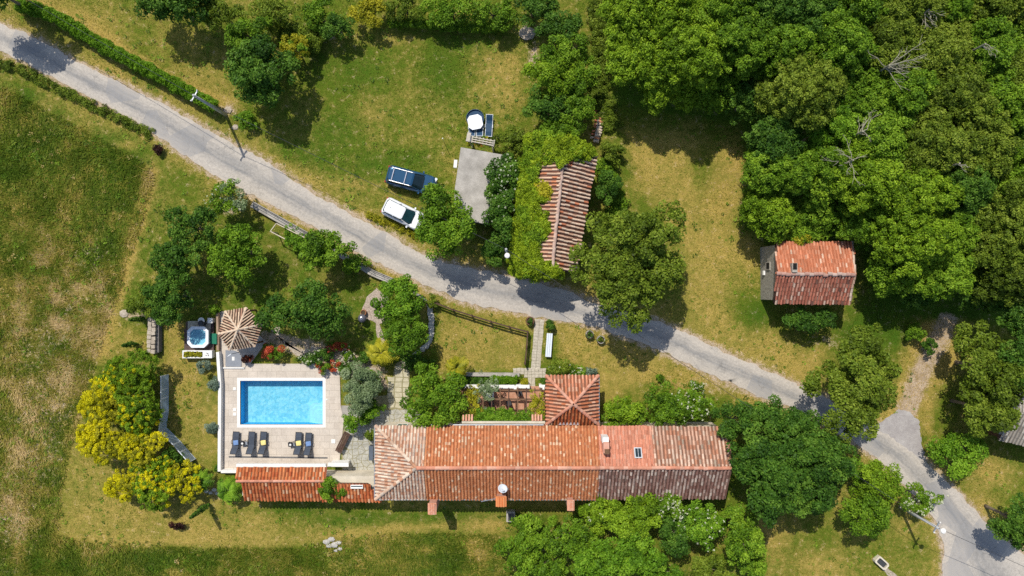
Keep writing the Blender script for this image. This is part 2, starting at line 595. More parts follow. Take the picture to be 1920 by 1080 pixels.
gx = sheet_axis(-53, 53, 0.22, 500)
gy = sheet_axis(-31, 31, 0.22, 500)
GX, GY = np.meshgrid(gx, gy)
PX = 960 + GX * 20
PY = 540 - GY * 20
g_dry, g_lush, g_dirt, g_tall = zone_maps(PX, PY)
und = 0.05 * np.sin(GX * 0.35 + 1.0) * np.cos(GY * 0.4) + 0.03 * np.sin(GX * 0.9 + GY * 0.7)
near = np.minimum(seg_dist(PX, PY, ROAD_POLY), seg_dist(PX, PY, DECK))
flat = np.clip(near / 60.0, 0, 1)
keepflat = inside(PX, PY, [(380, 560), (1060, 560), (1060, 920), (380, 920)]) | inside(PX, PY, ROAD_POLY)
GZ = np.where(keepflat, -0.02, und * flat - 0.02)
ny, nx = GX.shape
idx = np.arange(nx * ny).reshape(ny, nx)
quads = np.stack([idx[:-1, :-1], idx[:-1, 1:], idx[1:, 1:], idx[1:, :-1]], -1).reshape(-1, 4)
cxm = (GX[:-1, :-1] + GX[1:, 1:]).ravel() / 2
cym = (GY[:-1, :-1] + GY[1:, 1:]).ravel() / 2
POOL = (-25.45, -17.72, -12.78, -8.68)      # x0, x1, y0, y1 of the water
keep = ~((cxm > POOL[0] - .45) & (cxm < POOL[1] + .45) & (cym > POOL[2] - .45) & (cym < POOL[3] + .45))
zone = np.stack([g_dry, g_lush, g_dirt, g_tall], -1).reshape(-1, 4)


def ground_mat():
    m, t, N, L, b = nodes("grass_ground")
    a = N.new("ShaderNodeAttribute")
    a.attribute_name = "zone"
    sp = N.new("ShaderNodeSeparateColor")
    L.new(a.outputs["Color"], sp.inputs[0])
    co = N.new("ShaderNodeNewGeometry").outputs["Position"]
    n1 = noise(N, L, co, 0.22, 6.0, 0.62)
    n2 = noise(N, L, co, 1.6, 6.0, 0.7)
    n3 = noise(N, L, co, 9.0, 4.0, 0.75)
    wig = math_(N, L, 'ADD', math_(N, L, 'MULTIPLY', math_(N, L, 'SUBTRACT', n1, 0.5), 1.7), math_(N, L, 'MULTIPLY', math_(N, L, 'SUBTRACT', n2, 0.5), 1.6))
    fd = ramp(N, L, math_(N, L, 'ADD', sp.outputs[0], wig, True), [(0.12, 0.0), (0.95, 1.0)])
    wig2 = math_(N, L, 'ADD', math_(N, L, 'MULTIPLY', math_(N, L, 'SUBTRACT', n2, 0.5), -0.9), math_(N, L, 'MULTIPLY', math_(N, L, 'SUBTRACT', n3, 0.5), 0.5))
    fl = ramp(N, L, math_(N, L, 'ADD', sp.outputs[1], wig2, True), [(0.15, 0.0), (0.85, 1.0)])
    wig3 = math_(N, L, 'ADD', math_(N, L, 'MULTIPLY', math_(N, L, 'SUBTRACT', n3, 0.5), 1.6), math_(N, L, 'MULTIPLY', math_(N, L, 'SUBTRACT', n2, 0.5), 2.2))
    fb = ramp(N, L, math_(N, L, 'ADD', sp.outputs[2], wig3, True), [(0.25, 0.0), (0.75, 1.0)])
    c = mixc(N, L, (0.122, 0.162, 0.014), (0.420, 0.305, 0.074), fd)
    c = mixc(N, L, c, (0.058, 0.125, 0.008), fl)
    c = mixc(N, L, c, ramp(N, L, n2, [(0.35, (0.36, 0.26, 0.16)), (0.65, (0.56, 0.44, 0.31))]), fb)
    c = mixc(N, L, c, ramp(N, L, n3, [(0.30, 0.56), (0.70, 1.26)]), 1.0, 'MULTIPLY')
    n4 = noise(N, L, co, 26.0, 2.0, 0.7)
    c = mixc(N, L, c, ramp(N, L, n4, [(0.35, 0.72), (0.65, 1.22)]), 1.0, 'MULTIPLY')
    L.new(c, b.inputs["Base Color"])
    b.inputs["Roughness"].default_value = 0.95
    b.inputs["Specular IOR Level"].default_value = 0.1
    bump(N, L, b, n3, 0.7, 0.10)
    return m


ground = np_mesh("ground", np.stack([GX, GY, GZ], -1).reshape(-1, 3), quads[keep], ground_mat(), pt_c={"zone": zone}, smooth=True)
tag(ground, kind="structure")

# ------------------------------------------------------------------ grass blades (meadow and lawns)
def vnoise(x, y, scale, seed):
    """smooth value noise in 0..1, cells of the given size in metres"""
    g = np.random.default_rng(seed).random((256, 256))
    u, v = x / scale + 128, y / scale + 128
    i, j = np.floor(u).astype(int), np.floor(v).astype(int)
    fu, fv = u - i, v - j
    fu, fv = fu * fu * (3 - 2 * fu), fv * fv * (3 - 2 * fv)
    i, j = i % 255, j % 255
    return (g[j, i] * (1 - fu) + g[j, i + 1] * fu) * (1 - fv) + (g[j + 1, i] * (1 - fu) + g[j + 1, i + 1] * fu) * fv


def near_ids(x, y):
    i = np.clip(np.round((x + 53) / 0.22).astype(int) + int(np.searchsorted(gx, -53)), 0, nx - 1)
    j = np.clip(np.round((y + 31) / 0.22).astype(int) + int(np.searchsorted(gy, -31)), 0, ny - 1)
    return j, i


def grass(name, n, poly_px, lo, hi, seed, avoid=(), lean=0.5, wid=0.035, only_tall=False):
    r = np.random.default_rng(seed)
    xs = [p[0] for p in poly_px]
    ys = [p[1] for p in poly_px]
    x = r.uniform(min(xs), max(xs), n)
    y = r.uniform(min(ys), max(ys), n)
    ok = inside(x, y, poly_px)
    for a in avoid:
        ok &= ~inside(x, y, a)
    ok &= (seg_dist(x, y, ROAD_POLY) > 6) & ~inside(x, y, ROAD_POLY)
    x, y = (x[ok] - 960) / 20, (540 - y[ok]) / 20
    j, i = near_ids(x, y)
    if only_tall:
        k = g_tall[j, i] > 0.5
        x, y, j, i = x[k], y[k], j[k], i[k]
    n = len(x)
    z = GZ[j, i]
    wave = 0.5 + 0.5 * np.sin(x * 0.8 + 2 * np.sin(y * 0.5)) * np.cos(y * 0.7 + 1.5 * np.sin(x * .4))
    Ln = (lo + (hi - lo) * r.random(n)) * (0.6 + 0.6 * wave)
    az = r.normal(0.6, 1.1, n) + 1.2 * np.sin(x * .25 + y * .2)
    ln = Ln * lean * (0.5 + r.random(n))
    tip = np.stack([x + np.cos(az) * ln, y + np.sin(az) * ln, z + Ln * 0.85], -1)
    w = wid * (0.6 + r.random(n))
    a2 = az + math.pi / 2 + r.normal(0, .4, n)
    p0 = np.stack([x - np.cos(a2) * w, y - np.sin(a2) * w, z], -1)
    p1 = np.stack([x + np.cos(a2) * w, y + np.sin(a2) * w, z], -1)
    V = np.stack([p0, p1, tip], 1).reshape(-1, 3)
    pt = (vnoise(x, y, 2.6, 5) - .5) * .42 + (vnoise(x, y, .8, 6) - .5) * .38 + (vnoise(x + .3 * y, y, .35, 7) - .5) * .30
    if not only_tall:
        pt = pt * .6
    dd = np.clip(g_dirt[j, i] + (vnoise(x, y, 1.1, 8) - .5) * 1.6 * (g_dirt[j, i] > .08), 0, 1)
    tint = np.clip(0.27 + 0.38 * g_dry[j, i] - 0.34 * g_lush[j, i] + 0.50 * dd + pt + r.normal(0, 0.12, n), 0, 1)
    o = np_mesh(name, V, np.arange(3 * n).reshape(-1, 3), LEAF['grass'], face_f=tint)
    tag(o, kind="stuff")
    return o


FULL = [(-30, -20), (1950, -20), (1950, 1100), (-30, 1100)]
AVO = [[(380, 570), (700, 570), (700, 920), (380, 920)], DECK, PATIO, SPUR, FOREST, [(700, 690), (1130, 690), (1370, 790), (1370, 940), (700, 940)],
       [(676, 545), (726, 545), (735, 690), (676, 620)], [(996, 597), (1022, 597), (1022, 735), (960, 735), (960, 685)]]
g1 = grass("meadow_grass", 250000, [(-30, 130), (300, 130), (300, 420), (140, 1000), (980, 980), (980, 1100), (-30, 1100)], 0.14, 0.42, 3, AVO, 1.5, 0.032, True)
tag(g1, "rough tall meadow grass on the left and along the bottom edge", "grass")
def weeds(name, label, n, poly, seed, kind):
    r = np.random.default_rng(seed)
    xs = [p[0] for p in poly]
    ys = [p[1] for p in poly]
    x, y = r.uniform(min(xs), max(xs), n * 3), r.uniform(min(ys), max(ys), n * 3)
    ok = inside(x, y, poly) & (seg_dist(x, y, ROAD_POLY) > 8) & ~inside(x, y, ROAD_POLY)
    for a in AVO:
        ok &= ~inside(x, y, a)
    wx_, wy_ = (x - 960) / 20, (540 - y) / 20
    ok &= vnoise(wx_, wy_, 3.0, seed) + .5 * vnoise(wx_, wy_, .9, seed + 1) > .72
    x, y = wx_[ok][:n], wy_[ok][:n]
    n = len(x)
    k = 16
    rad = .04 + .15 * r.random(n) ** 2.4
    ii_ = np.repeat(np.arange(n), k)
    th = r.uniform(0, 6.28, n * k)
    d = rad[ii_] * np.sqrt(r.random(n * k))
    px_, py_ = x[ii_] + d * np.cos(th), y[ii_] + d * np.sin(th)
    pz_ = rad[ii_] * r.uniform(.2, 1.0, n * k)
    L_ = .06 + .6 * rad[ii_] * r.uniform(.5, 1, n * k)
    a = np.stack([np.cos(th), np.sin(th), r.uniform(-.2, .6, n * k)], -1) * L_[:, None]
    w = np.stack([-np.sin(th), np.cos(th), np.zeros(n * k)], -1) * (L_ * .28)[:, None]
    P = np.stack([px_, py_, pz_], -1)
    V = np.stack([P, P + a * .5 + w, P + a, P + a * .5 - w], 1).reshape(-1, 3)
    o = np_mesh(name, V, np.arange(4 * n * k).reshape(-1, 4), LEAF[kind], face_f=np.clip(np.repeat(r.random(n), k) * .7 + .3 * r.random(n * k), 0, 1))
    tag(o, label, "weeds", kind="stuff")


FIELD_ = [(-30, 130), (290, 300), (270, 420), (140, 800), (106, 1005), (420, 1025), (930, 1000), (960, 1100), (-30, 1100)]
weeds("meadow_weeds", "dark green weed tufts scattered through the left and bottom meadow", 2600, FIELD_, 41, 'olive')
weeds("pale_weeds", "pale dry weed tufts scattered through the left and bottom meadow", 900, FIELD_, 42, 'grass')
weeds("lawn_weeds", "small green weed tufts scattered over the lawns and the dry field", 2600, FULL, 43, 'mid')
g2 = grass("lawn_grass", 260000, FULL, 0.04, 0.12, 4, AVO, 1.6, 0.028)
tag(g2, "short patchy lawn grass between the road and the buildings", "grass")

# ------------------------------------------------------------------ road, paths, pool terrace
def resample(pl, n):
    p = np.array(pl, float)
    s = np.r_[0, np.cumsum(np.hypot(*np.diff(p, axis=0).T))]
    t = np.linspace(0, s[-1], n)
    return np.stack([np.interp(t, s, p[:, 0]), np.interp(t, s, p[:, 1])], -1)


def smooth_pl(p, k=5):
    q = p.copy()
    for _ in range(k):
        q[1:-1] = (q[:-2] + 2 * q[1:-1] + q[2:]) / 4
    return q


def road_mat():
    m, t, N, L, b = nodes("road_asphalt")
    a = N.new("ShaderNodeAttribute")
    a.attribute_name = "lane"
    sp = N.new("ShaderNodeSeparateColor")
    L.new(a.outputs["Color"], sp.inputs[0])
    co = N.new("ShaderNodeNewGeometry").outputs["Position"]
    cmb = N.new("ShaderNodeCombineXYZ")
    L.new(math_(N, L, 'MULTIPLY', sp.outputs[0], 4.0), cmb.inputs[0])
    L.new(math_(N, L, 'MULTIPLY', sp.outputs[1], 7.0), cmb.inputs[1])
    streak = noise(N, L, cmb.outputs[0], 1.6, 6.0, 0.6)
    n1 = noise(N, L, co, 0.5, 6.0, 0.6)
    n2 = noise(N, L, co, 5.0, 5.0, 0.75)
    n3 = noise(N, L, co, 22.0, 2.0, 0.7)
    # grey worn band left of the middle, pale edges
    band = ramp(N, L, sp.outputs[1], [(0.12, 0.0), (0.40, 0.75), (0.55, 1.0), (0.62, 0.55), (0.80, 0.0)])
    f = math_(N, L, 'ADD', math_(N, L, 'MULTIPLY', band, 0.75), math_(N, L, 'MULTIPLY', math_(N, L, 'SUBTRACT', streak, 0.5), 1.3), True)
    f = math_(N, L, 'ADD', f, math_(N, L, 'MULTIPLY', math_(N, L, 'SUBTRACT', n1, 0.5), 0.6), True)
    c = mixc(N, L, (0.490, 0.440, 0.375), (0.235, 0.230, 0.222), f)
    c = mixc(N, L, c, ramp(N, L, n2, [(0.30, 0.78), (0.65, 1.10)]), 1.0, 'MULTIPLY')
    c = mixc(N, L, c, ramp(N, L, n3, [(0.30, 0.88), (0.70, 1.08)]), 1.0, 'MULTIPLY')
    # old repair patches and gravel washed to the edges
    vp = N.new("ShaderNodeTexVoronoi")
    vp.inputs["Scale"].default_value = 0.33
    L.new(co, vp.inputs["Vector"])
    sc_ = N.new("ShaderNodeSeparateColor")
    L.new(vp.outputs["Color"], sc_.inputs[0])
    pm = math_(N, L, 'MULTIPLY', ramp(N, L, sc_.outputs[0], [(0.80, 0.0), (0.82, 0.55)]), ramp(N, L, n2, [(0.35, 0.3), (0.6, 1.0)]))
    c = mixc(N, L, c, (0.22, 0.225, 0.235), pm)
    ed = ramp(N, L, sp.outputs[1], [(0.0, 1.0), (0.10, 0.0), (0.90, 0.0), (1.0, 1.0)])
    c = mixc(N, L, c, (0.50, 0.42, 0.33), math_(N, L, 'MULTIPLY', ed, ramp(N, L, n2, [(0.42, 0.0), (0.58, 0.9)])))
    # cracks
    v = N.new("ShaderNodeTexVoronoi")
    v.feature = 'DISTANCE_TO_EDGE'
    v.inputs["Scale"].default_value = 0.6
    dv = N.new("ShaderNodeVectorMath")
    dv.operation = 'ADD'
    nn = N.new("ShaderNodeTexNoise")
    nn.inputs["Scale"].default_value = 1.2
    nn.inputs["Detail"].default_value = 5
    L.new(co, nn.inputs["Vector"])
    L.new(co, dv.inputs[0])
    L.new(nn.outputs["Color"], dv.inputs[1])
    L.new(dv.outputs[0], v.inputs["Vector"])
    cr = math_(N, L, 'MULTIPLY', ramp(N, L, v.outputs["Distance"], [(0.0, 1.0), (0.02, 0.0)]), ramp(N, L, n1, [(0.50, 0.0), (0.62, 0.5)]))
    c = mixc(N, L, c, (0.14, 0.13, 0.12), cr)
    L.new(c, b.inputs["Base Color"])
    b.inputs["Roughness"].default_value = 0.9
    b.inputs["Specular IOR Level"].default_value = 0.25
    bump(N, L, b, n2, 0.25, 0.03)
    return m


ROADM = road_mat()
nu, nv = 420, 13
up = smooth_pl(resample(ROAD_UP, nu), 6)
lo_ = smooth_pl(resample(ROAD_LO, nu), 6)
r_ = np.random.default_rng(5)
jit = lambda amp: smooth_pl(r_.normal(0, amp, (nu, 2)), 2) + r_.normal(0, amp * .35, (nu, 2))
up = up + jit(2.6)
lo_ = lo_ + jit(2.6)
V, C = [], []
for j in range(nv):
    t = j / (nv - 1)
    p = up * (1 - t) + lo_ * t
    z = 0.012 + 0.05 * math.sin(math.pi * t)
    V.append(np.stack([(p[:, 0] - 960) / 20, (540 - p[:, 1]) / 20, np.full(nu, z)], -1))
    C.append(np.stack([np.linspace(0, 7, nu), np.full(nu, t), np.zeros(nu), np.ones(nu)], -1))
V = np.array(V).reshape(-1, 3)
C = np.array(C).reshape(-1, 4)
ii = np.arange(nu * nv).reshape(nv, nu)
q = np.stack([ii[:-1, :-1], ii[1:, :-1], ii[1:, 1:], ii[:-1, 1:]], -1).reshape(-1, 4)
road = np_mesh("road", V, q, ROADM, pt_c={"lane": C}, smooth=True)
tag(road, kind="structure")


def densify(pl, step=4.0, amp=0.0, seed=0):
    r = random.Random(seed)
    out = []
    n = len(pl)
    for i in range(n):
        a, b = pl[i], pl[(i + 1) % n]
        k = max(1, int(math.hypot(b[0] - a[0], b[1] - a[1]) / step))
        for j in range(k):
            t = j / k
            out.append((a[0] + (b[0] - a[0]) * t + r.gauss(0, amp), a[1] + (b[1] - a[1]) * t + r.gauss(0, amp)))
    return out


def sheet(name, poly, z, m, thick=0.15, amp=0.0, step=4.0, seed=1, kind="structure"):
    pts = densify(poly, step, amp, seed) if amp else poly
    w = [W(p[0], p[1], 0) for p in pts]
    o = MB().prism([(p.x, p.y) for p in w], z - thick, z).build(name, m)
    return tag(o, kind=kind)


SPURM = mat("spur_asphalt", (0.30, 0.27, 0.26), 0.9, c2=(0.46, 0.43, 0.40), scale=0.8, fine=0.25)
sheet("road_spur", SPUR, 0.028, SPURM, 0.1, 0.9, 4, 3)
GRAVEL = mat("gravel", (0.34, 0.27, 0.21), 0.95, c2=(0.56, 0.46, 0.37), scale=7, fine=0.5, bmp=0.5)
DIRTM = mat("gravel_pale", (0.36, 0.29, 0.21), 0.95, c2=(0.58, 0.50, 0.40), scale=5, fine=0.5)
sheet("gravel_path", [(688, 556), (706, 540), (730, 560), (730, 600), (712, 608), (722, 640), (716, 648), (706, 630), (704, 606), (690, 600), (676, 590)], 0.02, GRAVEL, 0.1, 0.8, 5, 4)
sheet("bed_path", [(510, 622), (522, 612), (530, 640), (560, 655), (600, 650), (625, 664), (668, 684), (706, 690), (720, 706), (706, 716), (690, 700), (650, 690), (612, 672), (560, 668)], 0.015, DIRTM, 0.1, 1.5, 5, 5)
PAVE = mat("paving", (0.42, 0.37, 0.28), 0.9, c2=(0.60, 0.54, 0.43), scale=3.0, fine=0.3)


def slab_path(name, poly, cw, ch, z, m, gap=0.07, jitter=0.0, seed=0, rot=0.0):
    """paving slabs laid in a jittered grid, each shrunk by its joint"""
    r = np.random.default_rng(seed)
    w = [W(p[0], p[1], 0) for p in poly]
    P = [(p.x, p.y) for p in w]
    cx = sum(p[0] for p in P) / len(P)
    cy = sum(p[1] for p in P) / len(P)
    co, si = math.cos(rot), math.sin(rot)
    loc = [((x - cx) * co + (y - cy) * si, -(x - cx) * si + (y - cy) * co) for x, y in P]
    x0, x1 = min(p[0] for p in loc), max(p[0] for p in loc)
    y0, y1 = min(p[1] for p in loc), max(p[1] for p in loc)
    nx_, ny_ = max(1, round((x1 - x0) / cw)), max(1, round((y1 - y0) / ch))
    gxx = np.linspace(x0, x1, nx_ + 1)[None, :] + r.normal(0, jitter * cw, (ny_ + 1, nx_ + 1))
    gyy = np.linspace(y0, y1, ny_ + 1)[:, None] + r.normal(0, jitter * ch, (ny_ + 1, nx_ + 1))
    mb = MB()
    for j in range(ny_):
        for i in range(nx_):
            q = [(gxx[j, i], gyy[j, i]), (gxx[j, i + 1], gyy[j, i + 1]), (gxx[j + 1, i + 1], gyy[j + 1, i + 1]), (gxx[j + 1, i], gyy[j + 1, i])]
            mx = sum(p[0] for p in q) / 4
            my = sum(p[1] for p in q) / 4
            if not inside(np.array([mx]), np.array([my]), loc)[0]:
                continue
            qq = []
            for a, b in q:
                d = math.hypot(a - mx, b - my)
                k = max(0.2, (d - gap * 0.7) / d)
                qq.append((mx + (a - mx) * k, my + (b - my) * k))
            qq = [(cx + a * co - b * si, cy + a * si + b * co) for a, b in qq]
            mb.prism(qq, z - 0.1, z + float(r.normal(0, 0.006)))
    o = mb.build(name, m)
    return tag(o, kind="structure")


GROUT = mat("paving_joint", (0.22, 0.20, 0.10), 0.95, c2=(0.34, 0.30, 0.17), scale=4)
FLAG = mat("flagstone", (0.44, 0.40, 0.27), 0.9, c2=(0.62, 0.56, 0.40), scale=2.2, fine=0.2)
FLAGG = mat("flagstone_grey", (0.34, 0.33, 0.28), 0.9, c2=(0.52, 0.50, 0.43), scale=1.8, fine=0.3)
sheet("flagstone_bed", [(744, 680), (770, 672), (768, 700), (764, 766), (790, 768), (800, 800), (706, 800), (704, 905), (640, 905), (640, 765), (690, 745), (728, 740)], 0.012, GROUT, 0.1, 1, 5, 7)
slab_path("flagstone_path", [(746, 682), (768, 676), (766, 700), (762, 766), (726, 766), (728, 720), (738, 700)], 0.62, 0.5, 0.035, FLAG, 0.09, 0.10, 2)
slab_path("patio", [(650, 770), (760, 768), (796, 772), (800, 798), (706, 798), (704, 902), (641, 902), (641, 860), (652, 810)], 0.5, 0.42, 0.034, FLAGG, 0.05, 0.22, 4)
slab_path("garden_path", [(1003, 599), (1019, 599), (1013, 692), (995, 692)], 0.4, 0.28, 0.03, PAVE, 0.02, 0.04, 5, rot=-0.085)
slab_path("entrance_paving", [(962, 690), (1024, 692), (1024, 706), (1005, 707), (1002, 732), (988, 732), (989, 706), (962, 702)], 0.34, 0.3, 0.028, PAVE, 0.02, 0.05, 6)

# pool terrace: sheets round the basin
TRAV = mat("terrace_stone", (0.56, 0.475, 0.385), 0.85, c2=(0.66, 0.575, 0.475), scale=1.2, fine=0.10)


def terrace():
    m, t, N, L, b = nodes("terrace_tiles")
    co = N.new("ShaderNodeNewGeometry").outputs["Position"]
    br = N.new("ShaderNodeTexBrick")
    br.inputs["Scale"].default_value = 1.0
    br.inputs["Brick Width"].default_value = 0.9
    br.inputs["Row Height"].default_value = 0.6
    br.inputs["Mortar Size"].default_value = 0.012
    br.inputs["Color1"].default_value = (0.60, 0.515, 0.42, 1)
    br.inputs["Color2"].default_value = (0.655, 0.57, 0.47, 1)
    br.inputs["Mortar"].default_value = (0.40, 0.34, 0.27, 1)
    L.new(co, br.inputs["Vector"])
    n1 = noise(N, L, co, 0.6, 6, .65)
    n2 = noise(N, L, co, 8, 4, .7)
    c = mixc(N, L, br.outputs["Color"], ramp(N, L, n1, [(0.3, 0.80), (0.65, 1.03)]), 1.0, 'MULTIPLY')
    c = mixc(N, L, c, ramp(N, L, n2, [(0.3, 0.86), (0.7, 1.04)]), 1.0, 'MULTIPLY')
    L.new(c, b.inputs["Base Color"])
    b.inputs["Roughness"].default_value = 0.85
    return m


DECKM = terrace()
x0, x1, y0, y1 = POOL
dk = [W(*p) for p in DECK]
dz0, dz1 = -0.2, 0.08
md = MB()


def clip_poly(poly, f):
    """keep the part of poly where f(p) >= 0 (f linear)"""
    out = []
    for i in range(len(poly)):
        a, b = poly[i], poly[(i + 1) % len(poly)]
        fa, fb = f(a), f(b)
        if fa >= 0:
            out.append(a)
        if (fa >= 0) != (fb >= 0):
            t = fa / (fa - fb)
            out.append((a[0] + (b[0] - a[0]) * t, a[1] + (b[1] - a[1]) * t))
    return out


dpoly = [(p.x, p.y) for p in dk]
RIM = 0.28
for f1 in ([lambda p: p[1] - (y1 + RIM)], [lambda p: (y0 - RIM) - p[1]],
           [lambda p: (y1 + RIM) - p[1], lambda p: p[1] - (y0 - RIM), lambda p: (x0 - RIM) - p[0]],
           [lambda p: (y1 + RIM) - p[1], lambda p: p[1] - (y0 - RIM), lambda p: p[0] - (x1 + RIM)]):
    pl = dpoly
    for f in f1:
        pl = clip_poly(pl, f)
    if len(pl) > 2:
        md.prism(pl, dz0, dz1)
tag(md.build("pool_terrace", DECKM), kind="structure")

pool = thing("swimming_pool", "rectangular blue swimming pool with white rim on the beige terrace", "swimming pool", ((x0 + x1) / 2, (y0 + y1) / 2, 0))


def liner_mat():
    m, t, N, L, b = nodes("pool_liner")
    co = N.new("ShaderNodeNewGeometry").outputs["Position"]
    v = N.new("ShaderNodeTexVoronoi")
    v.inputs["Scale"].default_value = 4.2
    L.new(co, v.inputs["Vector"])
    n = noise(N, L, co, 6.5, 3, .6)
    c = mixc(N, L, (0.165, 0.51, 0.64), (0.300, 0.64, 0.73), ramp(N, L, v.outputs["Color"], [(0.2, 0.0), (0.8, 1.0)]))  # mottled blues, with the noise below, paint rippled light onto the floor
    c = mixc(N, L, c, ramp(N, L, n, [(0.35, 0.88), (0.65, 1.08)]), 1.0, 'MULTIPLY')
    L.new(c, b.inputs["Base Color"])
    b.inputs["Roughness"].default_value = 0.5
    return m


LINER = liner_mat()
WALLB = mat("pool_wall_blue", (0.045, 0.43, 0.78), 0.5, var=0.06, scale=2)
dep = -1.05
mb = MB()
mb.add([(x0, y0, dep), (x1, y0, dep), (x1, y1, dep), (x0, y1, dep)], [(0, 1, 2, 3)])
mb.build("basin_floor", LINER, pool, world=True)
mb = MB()
t_ = 0.05
for a, b in (((x0, y0), (x1, y0)), ((x1, y0), (x1, y1)), ((x1, y1), (x0, y1)), ((x0, y1), (x0, y0))):
    mb.add([(a[0], a[1], dep), (b[0], b[1], dep), (b[0], b[1], 0.09), (a[0], a[1], 0.09)], [(0, 3, 2, 1)])
mb.build("basin_wall", WALLB, pool, world=True)
STEPM = mat("pool_step_white", (0.36, 0.66, 0.78), 0.5, var=0.08, scale=3)
for k in range(4):
    r0, r1_ = 0.55 + 0.32 * (3 - k), 0.85 + 0.34 * (3 - k)
    pts = [(x1 - .002, y0 + .002), (x1 - .002, y0 + r1_), (x1 - r0 * .8, y0 + r1_), (x1 - r0, y0 + r1_ * .85), (x1 - r0, y0 + .002)]
    MB().prism(pts, dep + 0.003 + .002 * k, dep + 0.20 * (k + 1) - 0.02).build("pool_step", STEPM, pool, world=True)


def water_mat(name, tint, rip=5.0, st=0.25):
    m, t, N, L, b = nodes(name)
    co = N.new("ShaderNodeNewGeometry").outputs["Position"]
    n = noise(N, L, co, rip, 3, .55)
    bp = N.new("ShaderNodeBump")
    bp.inputs["Strength"].default_value = st
    bp.inputs["Distance"].default_value = 0.08
    L.new(n, bp.inputs["Height"])
    tr = N.new("ShaderNodeBsdfTransparent")
    tr.inputs[0].default_value = (tint[0], tint[1], tint[2], 1)
    gl = N.new("ShaderNodeBsdfGlossy")
    gl.inputs["Roughness"].default_value = 0.06
    L.new(bp.outputs[0], gl.inputs["Normal"])
    fr = N.new("ShaderNodeFresnel")
    fr.inputs["IOR"].default_value = 1.33
    L.new(bp.outputs[0], fr.inputs["Normal"])
    mx = N.new("ShaderNodeMixShader")
    L.new(math_(N, L, 'MULTIPLY', fr.outputs[0], 1.0, True), mx.inputs[0])
    L.new(tr.outputs[0], mx.inputs[1])
    L.new(gl.outputs[0], mx.inputs[2])
    L.new(mx.outputs[0], N["Material Output"].inputs["Surface"])
    return m


WATER = water_mat("pool_water", (0.86, 0.97, 1.0), 4.0, 0.10)
wl = -0.06
gxn, gyn = 60, 32
wx, wy = np.meshgrid(np.linspace(x0, x1, gxn), np.linspace(y0, y1, gyn))
wz = wl + 0.006 * np.sin(wx * 5 + wy * 3) + 0.006 * np.sin(wy * 7 - wx * 2)
ii = np.arange(gxn * gyn).reshape(gyn, gxn)
np_mesh("water", np.stack([wx, wy, wz], -1).reshape(-1, 3), np.stack([ii[:-1, :-1], ii[:-1, 1:], ii[1:, 1:], ii[1:, :-1]], -1).reshape(-1, 4), WATER, pool, smooth=True, world=True)
RIMM = mat("pool_rim", (0.80, 0.76, 0.70), 0.7, var=0.05)
mb = MB()
mb.box(((x0 + x1) / 2, y1 + RIM / 2, 0.0), (x1 - x0 + 2 * RIM, RIM, 0.19))
mb.box(((x0 + x1) / 2, y0 - RIM / 2, 0.0), (x1 - x0 + 2 * RIM, RIM, 0.19))
mb.box((x0 - RIM / 2, (y0 + y1) / 2, 0.0), (RIM, y1 - y0, 0.188))
mb.box((x1 + RIM / 2, (y0 + y1) / 2, 0.0), (RIM, y1 - y0, 0.188))
mb.build("rim", RIMM, pool, world=True)

# ------------------------------------------------------------------ tiled roofs
PAL_MID = [(6, (0.58, 0.232, 0.100)), (3, (0.545, 0.205, 0.084)), (2, (0.61, 0.265, 0.125)), (1.4, (0.73, 0.48, 0.30))]
PAL_PALE = [(4, (0.64, 0.43, 0.30)), (4, (0.73, 0.58, 0.44)), (1.4, (0.52, 0.27, 0.16)), (1, (0.54, 0.43, 0.34))]
PAL_PINK = [(6, (0.64, 0.27, 0.17)), (3, (0.59, 0.23, 0.14)), (1.5, (0.68, 0.34, 0.23))]
PAL_WEATH = [(4, (0.60, 0.36, 0.25)), (3, (0.66, 0.47, 0.35)), (3, (0.48, 0.22, 0.13)), (1.2, (0.40, 0.30, 0.22))]
PAL_DARK = [(4, (0.34, 0.20, 0.155)), (3, (0.44, 0.31, 0.25)), (3, (0.25, 0.13, 0.10)), (1.3, (0.60, 0.47, 0.38))]
PAL_ORANGE = [(5, (0.58, 0.165, 0.055)), (3, (0.66, 0.235, 0.090)), (2, (0.46, 0.105, 0.035)), (0.7, (0.72, 0.42, 0.24))]
PAL_TAN = [(5, (0.74, 0.55, 0.38)), (3, (0.66, 0.46, 0.31)), (1, (0.52, 0.30, 0.20))]
PAL_BARN = [(6, (0.68, 0.46, 0.31)), (3, (0.63, 0.35, 0.22)), (.8, (0.60, 0.24, 0.12)), (1, (0.58, 0.44, 0.33))]
PAL_BARN2 = [(6, (0.60, 0.225, 0.120)), (3, (0.55, 0.19, 0.095)), (2, (0.66, 0.30, 0.18)), (0.5, (0.68, 0.46, 0.33)), (0.15, (0.14, 0.07, 0.04))]
PAL_BARN3 = [(5, (0.46, 0.165, 0.105)), (4, (0.38, 0.13, 0.085)), (2, (0.54, 0.27, 0.19)), (0.8, (0.62, 0.44, 0.34)), (0.4, (0.16, 0.08, 0.06))]
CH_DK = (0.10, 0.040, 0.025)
CH_OR = (0.33, 0.085, 0.035)


